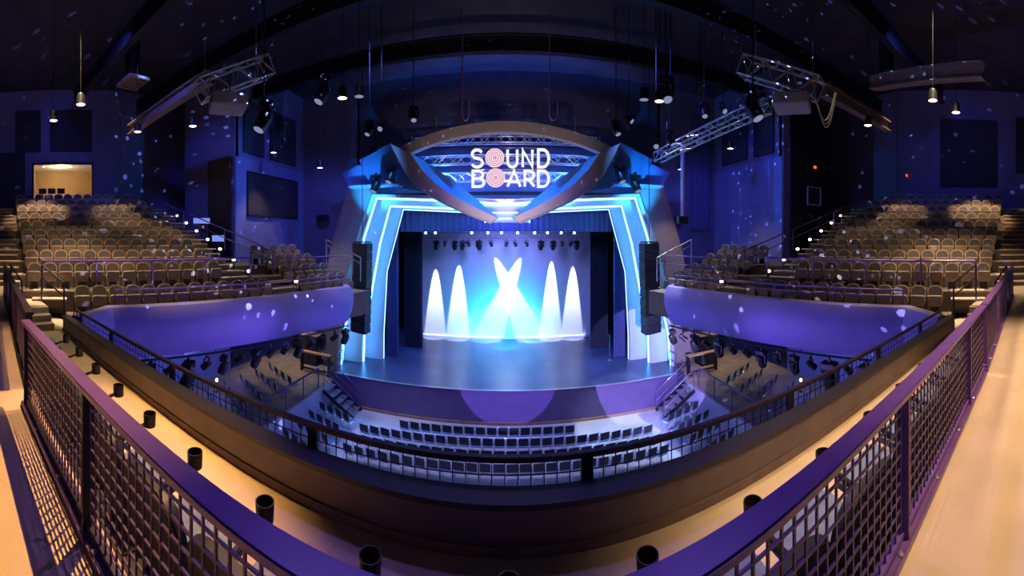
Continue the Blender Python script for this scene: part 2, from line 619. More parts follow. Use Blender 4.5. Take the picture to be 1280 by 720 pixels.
# curved crossing beams
UP = [(512, 190), (527, 212), (545, 230), (562, 242), (585, 255), (604, 264), (621, 272)]
LO = [(488, 180), (503, 210), (520, 231), (541, 246), (565, 258), (588, 268), (615, 278)]
for s in (1, -1):
    t = thing('curved_beam', (XS + s * 3, 15.8, 11), 'taupe curved beam sweeping down from the %s end of the arch to the centre' % SIDE[s], 'beam', 'curved beams')
    rows, under, inner_ = [], [], []
    for k, (u, l) in enumerate(zip(UP, LO)):
        y = 15.45
        a, b = at_y(*u, y), at_y(*l, y)
        ax, bx = XS + s * abs(a.x - XS), XS + s * abs(b.x - XS)
        rows.append([(ax, y, a.z), (bx, y, b.z), (bx, y + .55, b.z), (ax, y + .55, a.z)])
        under.append([(bx - s * .02, y + .56, b.z + .05), (bx + s * .12, y + .56, b.z - .03), (bx + s * .12, y + .95, b.z - .03), (bx - s * .02, y + .95, b.z + .05)])
        if k >= 0:
            dp = (.66, 1.5, 1.8, 1.6, 1.2, 1.1, 1.0)[k]
            fl = (.03, .38, .54, .50, .36, .2, .06)[k]
            inner_.append([(ax, y + .56, a.z), (ax + s * .06, y + .56, a.z - .06), (ax + s * (.06 - fl), y + dp, a.z - .06 + fl * .75), (ax - s * fl, y + dp, a.z + fl * .75)])
    MB().loft(rows, True, True).build('beam_body', 'arch', t)
    MB().loft(inner_, True, True).build('inner_panel', 'canopybluelit', t)
    MB().loft(under[1:], True, True).build('rear_flange', 'canopy', t)

# stepped canopies at both ends of the arch
CAN = [((427, 217), (449, 206), (468, 219), (464, 232), (437, 232)),
       ((449, 200), (473, 188), (500, 215), (505, 234), (463, 232)),
       ((472, 187), (489, 179), (520, 222), (545, 243), (500, 235))]
CN = ['outer', 'middle', 'inner']
for s in (1, -1):
    t = thing('stepped_canopy', (XS + s * 7.5, 17, 11), 'blue lit canopy of three stepped panels at the %s end of the arch' % SIDE[s], 'canopy', 'stepped canopies')
    for k, poly in enumerate(CAN):
        y = 17.3 - .22 * k
        pp = [at_y(px, py, y) for px, py in poly]
        q = [(XS + s * abs(p.x - XS), p.z) for p in pp]
        MB().prism(q, -.2, 0, frame((0, y, 0), (1, 0, 0), (0, 0, 1))).build('panel', 'canopybluelit', t)
    a, b = at_y(437, 232, 17.0), at_y(500, 235, 17.0)
    MB().box((XS + s * abs((a.x + b.x) / 2 - XS), 17.15, a.z - .09), (abs(b.x - a.x), .7, .1)).build('lower_shelf', 'canopy', t)


# ------------------------------------------------------------------ trusses
def truss(name, a, b, size, seg, label, material='alu', tri=False, grp=None, cr=.035):
    a, b = Vector(a), Vector(b)
    t = thing(name, (a + b) / 2, label, 'truss', grp)
    d = (b - a).normalized()
    s_ = d.cross(Vector((0, 0, 1))).normalized()
    u = s_.cross(d).normalized()
    h = size / 2
    offs = [(-h, -h), (h, -h), (h, h), (-h, h)]
    for i, (x, z) in enumerate(offs):
        MB().tube([a + s_ * x + u * z, b + s_ * x + u * z], cr, 6).build('chord', material, t)
    m = MB()
    for face in range(4):
        o0, o1 = offs[face], offs[(face + 1) % 4]
        for k in range(seg):
            p = a.lerp(b, k / seg) + s_ * o0[0] + u * o0[1]
            q = a.lerp(b, (k + 1) / seg) + s_ * o1[0] + u * o1[1]
            if k % 2:
                p = a.lerp(b, k / seg) + s_ * o1[0] + u * o1[1]
                q = a.lerp(b, (k + 1) / seg) + s_ * o0[0] + u * o0[1]
            m.tube([p, q], cr * .65, 5)
        for k in (0, seg):
            m.tube([a.lerp(b, k / seg) + s_ * o0[0] + u * o0[1], a.lerp(b, k / seg) + s_ * o1[0] + u * o1[1]], cr * .65, 5)
    m.build('lattice', material, t)
    for f in (.12, .88):
        p = a.lerp(b, f) + u * h
        MB().tube([p, (p.x, p.y, p.z + 1.2)], .015, 6).build('hanging_rod', material, t)
    return t


for k, (py, y, hw, nm) in enumerate(((174, 18.9, 5.0, 'highest'), (199, 18.2, 6.6, 'middle'), (221, 17.9, 6.4, 'lowest'))):
    z = at_y(636, py, y).z
    truss('arch_truss', (XS - hw, y, z), (XS + hw, y, z), .42, 26, '%s of three aluminium trusses behind the lit sign' % nm, grp='trusses under the arch')

# ------------------------------------------------------------------ the sign
sg = thing('venue_sign', (XS + .2, 16.45, 10.9), 'large white two-line sign with two ringed pink discs under the arch', 'sign')
SY = 16.4


def sgn(px, py):
    p = at_y(px, py, SY)
    return (p.x, p.z)


def arc(cx, cy, rx, ry, a0, a1, n=9):
    return [(cx + rx * math.cos(R(a0 + (a1 - a0) * i / n)), cy - ry * math.sin(R(a0 + (a1 - a0) * i / n))) for i in range(n + 1)]


def stroke(m, pts, w=3.3):
    """a flat letter stroke of constant width through picture-like sheet coordinates"""
    P = [Vector(sgn(*p)) for p in pts]
    w = w / F * SY / 2
    rows = []
    closed = (P[0] - P[-1]).length < 1e-4
    if closed:
        P = P[:-1]
    N = len(P)
    for i, p in enumerate(P):
        if closed:
            d0, d1 = (p - P[i - 1]).normalized(), (P[(i + 1) % N] - p).normalized()
        else:
            d0 = (p - P[i - 1]).normalized() if i else (P[1] - p).normalized()
            d1 = (P[i + 1] - p).normalized() if i < N - 1 else d0
        t = (d0 + d1)
        t = t.normalized() if t.length > 1e-6 else d0
        n = Vector((-t.y, t.x))
        k = 1 / max(.45, n.dot(Vector((-d0.y, d0.x))))
        a, b = p + n * w * k, p - n * w * k
        rows.append([(a.x, SY, a.y), (b.x, SY, b.y), (b.x, SY + .1, b.y), (a.x, SY + .1, a.y)])
    if closed:
        rows.append(rows[0])
    m.loft(rows, True, not closed)


def letters():
    T1, B1, T2, B2 = 187, 208.5, 213.5, 233
    L = []
    sx, r_ = 596.3, 6.2
    q = (B1 - T1) / 4
    L.append(('letter_s', [arc(sx, T1 + q, r_, q, 25, 270, 12)[:] + arc(sx, B1 - q, r_ + .6, q, 90, -155, 12)[1:]]))
    L.append(('letter_u', [[(634.5, T1), (634.5, B1 - 6.5)] + arc(640.5, B1 - 6.5, 6, 6.5, 180, 360, 8)[1:] + [(646.5, T1)]]))
    L.append(('letter_n', [[(653.5, B1), (653.5, T1), (665.5, B1), (665.5, T1)]]))

    def dee(x0, x1, t, b):
        h = (b - t) / 2
        return [(x0, t), (x0, b), (x1 - 7, b)] + arc(x1 - 7, t + h, 7, h, -90, 90, 10)[1:] + [(x0, t)]
    L.append(('letter_d', [dee(673, 686, T1, B1)]))
    mid = (T2 + B2) / 2 - .3
    h1, h2 = (mid - T2) / 2, (B2 - mid) / 2
    L.append(('letter_b', [[(591, mid), (591, T2), (598, T2)] + arc(598, T2 + h1, 5.5, h1, 90, -90, 8)[1:] + [(591, mid), (591, B2), (599, B2)] + arc(599, mid + h2, 6, h2, -90, 90, 8)[1:] + [(598, mid)]]))
    L.append(('letter_a', [[(634.5, B2), (642.5, T2), (650.5, B2)], [(637.3, B2 - 6.0), (647.7, B2 - 6.0)]]))
    L.append(('letter_r', [[(656, B2), (656, T2), (662, T2)] + arc(662, T2 + 5.2, 5.4, 5.2, 90, -90, 8)[1:] + [(656, T2 + 10.4)], [(661, T2 + 10.4), (668, B2)]]))
    L.append(('letter_d', [dee(673, 686, T2, B2)]))
    for nm, strokes in L:
        m = MB()
        for s_ in strokes:
            stroke(m, s_)
        m.build(nm, 'sign', sg)
    for (cx, cy) in ((618.5, 197.5), (619.5, 222.5)):
        x, z = sgn(cx, cy)
        r_ = 12.0 / F * SY
        mm = frame((x, SY + .02, z), (1, 0, 0), (0, 0, 1))
        o = MB().lathe([(r_ * .985, -.06), (r_, -.04), (r_, .05), (r_ * .985, .07)], 40, Matrix.Identity(4)).build('ringed_disc', 'disc', None)
        o.parent = sg
        o.matrix_basis = Matrix.Translation(Vector((x, SY + .02, z)) - sg.location) @ XZ.to_3x3().to_4x4()
        o['label'] = 'pink disc with fine concentric rings'


letters()
MB().bar((XS + .2 - 1.7, SY + .16, 12.95), (XS + .2 + 1.7, SY + .16, 12.95), .05).build('sign_bar', 'alu', sg)
MB().bar((XS + .2 - 1.7, SY + .16, 11.92), (XS + .2 + 1.7, SY + .16, 11.92), .05).build('sign_bar', 'alu', sg)

# ================================================================== BALCONY
ROWD, ROWH, NROW = .95, .42, 10


def bank_t0(r):
    return .2 if r == 0 else -1.45 - .2 * (r - 1)


def row_z(r):
    return WZ + ROWH * r - (.25 if r == 0 else 0)


for s in (1, -1):
    nm = SIDE[s]
    m = MB()
    for r in range(NROW):
        p0 = 10.6 + ROWD * r
        p1 = p0 + ROWD if r < NROW - 1 else 21.9
        t0 = bank_t0(r)
        wbox(m, s, p0, p1, t0 - 1.45 if r else -.1, t0 + 8.3 if r else 7.9, 5.2 if r == 0 else WZ + ROWH * (r - 1) - .3, row_z(r))
    for r in range(4):
        p0 = 10.6 + ROWD * r
        t0 = bank_t0(r)
        wbox(m, s, p0, p0 + ROWD if r < 3 else 15.6, (7.9 if r == 0 else t0 + 8.3), 12.2 if r < 3 else 11.0, 5.2 if r == 0 else WZ + ROWH * (r - 1) - .55, row_z(r) - .3 if r else row_z(r))
    wbox(m, s, 11.5, 21.9, -3.0, 9.0, 5.05, 5.25)
    struct(m, 'floor_balcony_' + nm, 'carpet')
    # aisle steps
    for which in ('near', 'far'):
        m, mt = MB(), MB()
        for r in range(NROW - 1):
            p1 = 10.6 + ROWD * (r + 1)
            t0 = bank_t0(r) + (-1.4 if which == 'near' else 7.15)
            wbox(m, s, p1 - .42, p1, t0, t0 + 1.1, WZ + ROWH * r - .02, WZ + ROWH * r + .21)
            wbox(mt, s, p1 - .44, p1 - .02, t0 - .01, t0 + 1.11, WZ + ROWH * r + .20, WZ + ROWH * r + .24)
            wbox(mt, s, p1 - .02, p1 + .36, t0 - .01, t0 + 1.11, WZ + ROWH * (r + 1) - .02, WZ + ROWH * (r + 1) + .03)
        o = thing('aisle_stairs', W(s, 10.6, bank_t0(0), WZ), 'tan-edged aisle steps climbing the %s side of the %s balcony seats' % ('near' if which == 'near' else 'stage', nm), 'stairs', 'balcony aisle steps')
        o['kind'] = 'structure'
        m.build('riser', 'riser', o)
        mt.build('tread', 'step', o)

    # curved fascia of the wing
    path = [Vector((s * 8.75, 3.0, 0))] + [W(s, 10.5, t, 0) for t in (1.2, 2.5, 4, 6, 8, 9.6, 10.5)] + [W(s, 10.62, 10.8, 0), W(s, 10.95, 11.0, 0), W(s, 11.6, 11.1, 0), W(s, 12.6, 11.1, 0)]
    prof = [(.0, 6.64), (-.14, 6.60), (-.24, 6.42), (-.29, 6.18), (-.28, 5.9), (-.20, 5.50), (-.06, 5.14), (.04, 5.02), (.10, 5.02), (.10, 6.64)]
    rows = []
    for i, p in enumerate(path):
        d = (path[min(i + 1, len(path) - 1)] - path[max(i - 1, 0)]).normalized()
        n = Vector((d.y, -d.x, 0)) * s
        if n.dot(Vector((s, 0, 0))) < 0:
            n = -n
        rows.append([p + n * a + Vector((0, 0, z)) for a, z in prof])
    o = MB().loft(rows, True, True).build('balcony_fascia', 'fascia', smooth=True)
    tag(o, 'bulging violet balcony front of the %s wing with blue light on it' % nm, 'balcony front', 'balcony wing fronts', 'structure')

# centre balcony: front row floor, walkway, parapet
struct(MB().box((0, 1.95, FR - .15), (18.4, 2.1, .3)), 'floor_front_row', 'tan')
struct(MB().prism([(-12.6, -3.2), (12.6, -3.2), (12.6, 1.62), (10.3, 1.40), (4.3, .97), (0, .82), (-3.4, .80), (-10.4, 1.40), (-12.6, 1.62)], 6.0, WK), 'floor_walkway', 'tan')
struct(MB().box((0, 1.2, FR + .004), (18.0, .78, .012)), 'floor_seat_shade', 'ledge')  # dark strip stands for the shade under and behind the seats
for s in (1, -1):
    struct(MB().prism([(s * 9.2, .9), (s * 9.2, 3.05), (s * 10.15, 3.3), (s * 12.6, 2.5), (s * 12.6, .9)], 5.9, 6.13), 'floor_corner_' + SIDE[s], 'step')
pp = thing('balcony_parapet', (0, 2.85, FR), 'long brown laminate parapet wall in front of the first balcony row', 'parapet')
px_ = [(-9.2 + 18.4 * i / 24) for i in range(25)]
MB().box((0, 2.85, FR + .2), (18.4, .1, .42)).build('inner_panel', 'parapet', pp)
MB().box((0, 2.80, FR + .045), (18.4, .03, .09)).build('skirting', 'riser', pp)
MB().box((0, 2.89, FR + .405), (18.4, .22, .05)).build('ledge', 'ledge', pp)
o = MB().box((0, 3.08, FR - .49), (18.4, .13, 1.40)).build('balcony_front', 'lav')
tag(o, 'smooth violet outer front of the centre balcony below its mesh rail', 'balcony front', None, 'structure')
for s in (1, -1):
    # steps between the walkway, the wing and the front row
    for k in range(3):
        z = FR + (k + 1) * .17
        struct(MB().box((s * (9.55 + .32 * k), 1.75, z - .2), (.40, 1.7, .4)), 'stair_tread_' + SIDE[s] + '_%d' % (k + 1), 'step')
    struct(MB().box((s * 10.75, 1.7, 6.45), (1.2, 1.75, .45)), 'floor_landing_' + SIDE[s], 'tan')


# ------------------------------------------------------------------ railings
def mesh_bay(m, a, b, z0, z1, nx, nz, r):
    a, b = Vector(a), Vector(b)
    for i in range(nx + 1):
        p = a.lerp(b, i / nx)
        m.bar((p.x, p.y, z0), (p.x, p.y, z1), r)
    for k in range(nz + 1):
        z = z0 + (z1 - z0) * k / nz
        m.bar((a.x, a.y, z), (b.x, b.y, z), r)
    return m


def railing(name, a, b, z0, z1, posts, label, mats, pw=(.06, .06), top=(.07, .05), cell=None, wr=.008, kerb=None, grp=None, zb=.06, zt=.05):
    """a, b plan points; posts as fractions"""
    a, b = Vector((a[0], a[1], 0)), Vector((b[0], b[1], 0))
    L = (b - a).length
    t = thing(name, (a + b) / 2 + Vector((0, 0, z0)), label, 'railing', grp)
    MB().bar(a + Vector((0, 0, z1)), b + Vector((0, 0, z1)), top[0], top[1]).build('top_rail', mats[0], t, bevel=.006)
    d = (b - a).normalized()
    for f in posts:
        p = a + d * (L * f)
        ang = math.atan2(d.y, d.x)
        MB().box((p.x, p.y, (z0 + z1) / 2), (pw[0], pw[1], z1 - z0), ang).build('post', mats[1], t, bevel=.004)
    if cell:
        MB().bar(a + Vector((0, 0, z0 + zb)), b + Vector((0, 0, z0 + zb)), .03, .03).build('bottom_rail', mats[1], t)
        fs = [0.0] + list(posts) + [1.0]
        for i in range(len(fs) - 1):
            p, q = a + d * (L * fs[i]), a + d * (L * fs[i + 1])
            w = (q - p).length
            if w < .25:
                continue
            p, q = p + d * .04, q - d * .04
            mesh_bay(MB(), p, q, z0 + zb, z1 - zt, max(2, round((w - .08) / cell[0])), max(1, round((z1 - z0 - zb - zt) / cell[1])), wr).build('mesh_panel', mats[2], t)
    if kerb:
        MB().box(((a.x + b.x) / 2, (a.y + b.y) / 2, z0 + kerb[1] / 2), (L, kerb[0], kerb[1]), math.atan2(d.y, d.x)).build('kerb', mats[0], t, bevel=.01)
    return t


# the guard rail by the walkway
RZ = 8.7 - .85
RM, LM = ('rail', 'rail', 'wire'), ('rail', 'raildark', 'wire')
segs = [(1, (0, .76), (4.25, .92), [.03, .41, .79], RM, 'purple guard rail with wire mesh, right of the camera beside the upper walkway'),
        (1, (4.29, .92), (10.2, 1.34), [.01, .27, .53, .79, .99], RM, 'farther purple mesh guard rail running to the right seating steps'),
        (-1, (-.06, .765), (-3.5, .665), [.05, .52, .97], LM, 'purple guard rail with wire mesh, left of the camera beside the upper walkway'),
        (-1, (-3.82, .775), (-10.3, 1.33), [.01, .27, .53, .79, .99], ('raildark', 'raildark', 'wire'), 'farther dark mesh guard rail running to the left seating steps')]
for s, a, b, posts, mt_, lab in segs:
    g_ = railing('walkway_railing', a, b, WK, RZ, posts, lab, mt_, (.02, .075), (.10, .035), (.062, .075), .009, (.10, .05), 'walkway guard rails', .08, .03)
    d = Vector((b[0] - a[0], b[1] - a[1], 0))
    for k in range(int(d.length / .62)):
        p = Vector((a[0], a[1], 0)) + d.normalized() * (.4 + .62 * k)
        MB().lathe([(.016, 0), (.016, .008), (.008, .014)], 8, Matrix.Translation((p.x, p.y - .03, WK + .049))).build('bolt', 'alu', g_)

# the rail on the parapet, overlooking the hall
PY_, PZ0, PZ1 = 3.08, FR + .38, 8.7 - 1.95
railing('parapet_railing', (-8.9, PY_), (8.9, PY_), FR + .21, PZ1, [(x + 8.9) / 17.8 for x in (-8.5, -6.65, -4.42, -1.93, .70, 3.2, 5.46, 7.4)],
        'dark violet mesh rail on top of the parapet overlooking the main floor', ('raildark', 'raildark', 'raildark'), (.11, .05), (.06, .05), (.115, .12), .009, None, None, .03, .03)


def pipe_rail(name, pts, label, posts, mat_='raildark', r=.026, mid=None, grp=None, cat='handrail', foot=None):
    """top tube through pts; posts: (index, foot z)"""
    t = thing(name, pts[0], label, cat, grp)
    MB().tube(pts, r, 7).build('top_rail', mat_, t, smooth=True)
    for off in (mid or ()):
        MB().tube([Vector(p) - Vector((0, 0, off)) for p in pts], r * .8, 6).build('mid_rail', mat_, t, smooth=True)
    for p, z in posts:
        MB().tube([p, (p[0], p[1], z)], r * .9, 6).build('post', mat_, t, smooth=True)
    return t


for s in (1, -1):
    nm = SIDE[s]
    # rail over the fascia, in front of the first row
    pts = [W(s, 10.72, t, 7.08) for t in (1.4, 3.5, 6, 8.5, 10.6)]
    pipe_rail('fascia_rail', pts, 'violet tube rail on top of the %s balcony front' % nm, [(W(s, 10.72, t, 7.06), 6.6) for t in (1.4, 3.6, 5.8, 8.0, 9.4, 10.6)], 'rail', .03, (.2,), 'balcony front rails', 'railing')
    # rail between the first and second rows
    pts = [W(s, 11.62, t, 7.93) for t in (-.9, 2, 4, 5.6, 6.6)]
    pipe_rail('row_rail', pts, 'violet tube rail in front of the second row of the %s balcony' % nm, [(W(s, 11.6, t, 7.9), 6.92) for t in (-.9, .9, 2.8, 4.7, 6.6)], 'rail', .036, None, 'second row rails', 'railing')
    # rail of the far seat block
    pts = [W(s, 11.62, t, 7.85) for t in (8.5, 10, 12.2)]
    pipe_rail('row_rail', pts, 'short tube rail inside the small far seat block of the %s balcony' % nm, [(W(s, 11.6, t, 7.83), 6.92) for t in (8.5, 10.3, 12.2)], 'rail', .028, (.4,), 'far block rails', 'railing')
    # sloping handrails
    a, b = at_d(52, 331, 11.2), at_d(80, 354, 10.0)
    a, b = Vector((s * -a.x, a.y, a.z)), Vector((s * -b.x, b.y, b.z))
    pipe_rail('stair_handrail', [a, b, b - Vector((0, 0, .35))], 'sloping double handrail at the foot of the near aisle, %s balcony' % nm, [(a, 6.6), (b, 6.1)], 'raildark', .03, (.38,), 'near aisle handrails')
    a, b = Vector((s * 10.5, 1.55, 7.86)), Vector((s * 9.0, 1.62, 7.55))
    pipe_rail('stair_handrail', [a, (a + b) / 2, b], 'dark handrail where the walkway meets the %s steps' % nm, [(a, 6.5), (b, 6.14)], 'raildark', .028, None, 'walkway end handrails')
    # far aisle handrail, climbing
    a, b = W(s, 19.5, 4.6, 11.0), W(s, 12.3, 8.25, 8.1)
    pipe_rail('stair_handrail', [a, b], 'long handrail climbing beside the stage-side aisle of the %s balcony' % nm, [(a.lerp(b, f), a.lerp(b, f).z - .95) for f in (0.02, .33, .66, .98)], 'rail', .03, (.4,), 'long aisle handrails')
    a, b = W(s, 13.4, 12.1, 8.6), W(s, 11.2, 12.3, 7.75)
    pipe_rail('stair_handrail', [a, b], 'short bright handrail at the stage end of the %s balcony' % nm, [(a, 7.3), (b, 6.6)], 'chrome', .03, (.28,), 'stage end handrails')
    # step lights
    for r in range(8):
        p = W(s, 11.3 + ROWD * r, bank_t0(r) + 8.35, WZ + ROWH * r + .42)
        t = thing('step_light', p, 'glowing step light beside the stage-side aisle at %s row, %s balcony' % (ordn(r), nm), 'light', 'aisle step lights')
        MB().box((p.x, p.y, p.z - .26), (.05, .05, .44)).build('stem', 'black', t)
        MB().lathe([(.02, -.05), (.075, -.02), (.075, .04), (.03, .07)], 10, Matrix.Translation(p)).build('lens', 'steplens', t)
    for r in (8,):
        p = W(s, 11.3 + ROWD * r, bank_t0(r) - 1.5, WZ + ROWH * r + .42)
        t = thing('step_light', p, 'glowing step light high beside the near aisle, %s balcony' % nm, 'light', 'aisle step lights')
        MB().box((p.x, p.y, p.z - .26), (.05, .05, .44)).build('stem', 'black', t)
        MB().lathe([(.02, -.05), (.075, -.02), (.075, .04), (.03, .07)], 10, Matrix.Translation(p)).build('lens', 'steplens', t)


# ------------------------------------------------------------------ theatre seats
def round_top(hw, z0, z1, rad, n=6):
    pts = [(-hw, z0), (hw, z0), (hw * 1.04, z1 - rad)]
    for k in range(1, n + 1):
        a = R(90 * k / n)
        pts.append((hw * 1.04 - rad + rad * math.cos(a), z1 - rad + rad * math.sin(a)))
    for k in range(n + 1):
        a = R(90 + 90 * k / n)
        pts.append((-hw * 1.04 + rad + rad * math.cos(a), z1 - rad + rad * math.sin(a)))
    return pts


def make_seat(k=1.0, cup=False, armw=.045, mats=('shell', 'cush', 'pan'), zt=.91):
    t = thing('theatre_seat', (0, 0, 0), 'brown fold-up theatre seat', 'seat')
    ax = .275 if not cup else .39
    tilt = Matrix.Translation((0, -.04, 0)) @ Matrix.Rotation(R(9), 4, 'X') @ XZ
    # XZ local z is world -y
    back = MB().prism(round_top(.245 * k, .36, zt, .205), -.02, .05, tilt).build('backrest', mats[0], t, world=False, bevel=.014, smooth=True)
    MB().prism(round_top(.208 * k, .58, zt - .038, .175), -.045, -.02, tilt).build('back_cushion', mats[1], back, world=False, bevel=.01, smooth=True)
    pan = Matrix.Translation((0, .10, 0)) @ Matrix.Rotation(R(-7), 4, 'X') @ XZ
    if cup:
        pan = Matrix.Translation((0, .30, .44)) @ Matrix.Rotation(R(-80), 4, 'X') @ Matrix.Translation((0, 0, -.50)) @ XZ
    MB().prism([(x, z) for x, z in ((-.22 * k, .31), (-.17 * k, .27), (.17 * k, .27), (.22 * k, .31), (.228 * k, .60), (.20 * k, .625), (-.20 * k, .625), (-.228 * k, .60))], -.05, .05, pan).build('seat_pan', mats[2], t, world=False, bevel=.02, smooth=True)
    MB().box((ax, .12, .57), (armw, .32, .04)).box((ax, .06, .29), (armw * .7, .08, .56)).build('armrest', 'black', t, world=False, bevel=.006)
    MB().box((0, -.02, .17), (.26 * k, .05, .30)).box((0, -.02, .012), (.34 * k, .18, .024)).build('pedestal', 'black', t, world=False)
    if cup:
        cu = Matrix.Translation((ax, .49, .665))
        m = MB()
        m.lathe([(.05, -.065), (.062, -.065), (.066, .065), (.058, .065), (.052, -.045)], 20, cu, caps=True)
        m.bar((ax, .24, .58), (ax, .44, .63), .03, .03)
        m.build('cup_holder', 'cup', t, world=False, smooth=True)
    return t


seat = make_seat()
PIT = .55
for s in (1, -1):
    nm = SIDE[s]
    rz = math.atan2(C72, s * S72) + math.pi / 2          # the seat's +y turned towards the room's axis
    for r in range(NROW):
        z = WZ + ROWH * r
        for i in range(13):
            tt = bank_t0(r) + .22 + PIT * i
            p = W(s, 10.6 + ROWD * r + .62, tt, row_z(r))
            place(seat, p, rz, 'brown fold-up theatre seat, %s from the near aisle in %s row of %s balcony' % (ordn(i), ordn(r), nm), '%s balcony seats, %s row' % (nm, ordn(r)))
    for r in range(4):
        for i in range(5):
            p = W(s, 10.6 + ROWD * r + .62, 8.9 - .2 * r + .56 * i, row_z(r) - (.3 if r else 0))
            place(seat, p, rz, 'small distant theatre seat, %s from aisle in %s row, far block of %s balcony' % (ordn(i), ordn(r), nm), '%s balcony far block seats' % nm)
fseat = make_seat(1.42, True, .045, ('chair', 'chair', 'chairseat'), 1.03)  # bluish pans carry reflected blue light in their colour
for i in range(18):
    x = -6.63 + .78 * i
    n = i if x < 0 else 17 - i
    place(fseat, (x, 1.37 + .025 * max(0, abs(x) - 2.5), FR), 0, 'wide theatre seat with cup holder behind the brown parapet, %s from the %s end' % (ordn(n), 'left' if x < 0 else 'right'), 'front balcony row seats')


# ------------------------------------------------------------------ loose chairs
def make_chair():
    t = thing('metal_chair', (0, 0, 0), 'black chair with chrome frame', 'chair')
    MB().rbox((0, .01, .45), (.40, .40, .05), .05).build('seat', 'chairseat', t, world=False, smooth=True)
    mm = Matrix.Translation((0, -.22, .68)) @ Matrix.Rotation(R(10), 4, 'X')
    MB().rbox(None, (.38, .33, .035), .04, mm @ Matrix.Rotation(R(90), 4, 'X')).build('backrest', 'chair', t, world=False, smooth=True)
    for x in (-.205, .205):
        MB().tube([(x, .20, 0), (x, .18, .44), (x, -.17, .44), (x, -.215, .62), (x, -.255, .86)], .017, 6).build('side_frame', 'chrome', t, world=False, smooth=True)
        MB().tube([(x, -.24, 0), (x, -.15, .42)], .015, 6).build('leg', 'chrome', t, world=False, smooth=True)
    return t


chair = make_chair()
PC = .462
rowsY = [(14.68, -4.4, 16), (13.90, -5.9, 26), (13.12, -5.9, 26), (12.36, -5.9, 26)]
for k, (y, x0, n) in enumerate(rowsY):
    for i in range(n):
        x = x0 + PC * i
        yy = y - .006 * x * x
        place(chair, (x, yy, 0), random.uniform(-.03, .03) + math.atan2(x, 34), 'metal chair in the centre block, %s row from the stage, %s from the left end' % (ordn(k), ordn(i)), 'centre block chairs, %s row' % ordn(k))
for s in (1, -1):
    nm = SIDE[s]
    for k in range(4):
        for i in range(4):
            x = 6.9 + .5 * i
            y = 14.45 - .95 * k + .12 * i
            if i == 0:
                x += .05
            place(chair, (s * x, y - .25, 0), s * .35 + random.uniform(-.03, .03), 'metal chair in small %s floor block, %s row back, %s from the aisle' % (nm, ordn(k), ordn(i)), '%s floor block chairs' % nm)
    for k in range(5):
        for i in range(4):
            x, y = 11.6 - .62 * i, 14.6 - .27 * i - 1.1 * k
            place(chair, (s * x, y, TER), s * .55 + random.uniform(-.05, .05), 'black chair on %s side terrace, %s row from the stage, %s from the wall' % (nm, ordn(k), ordn(i)), '%s terrace chairs' % nm)

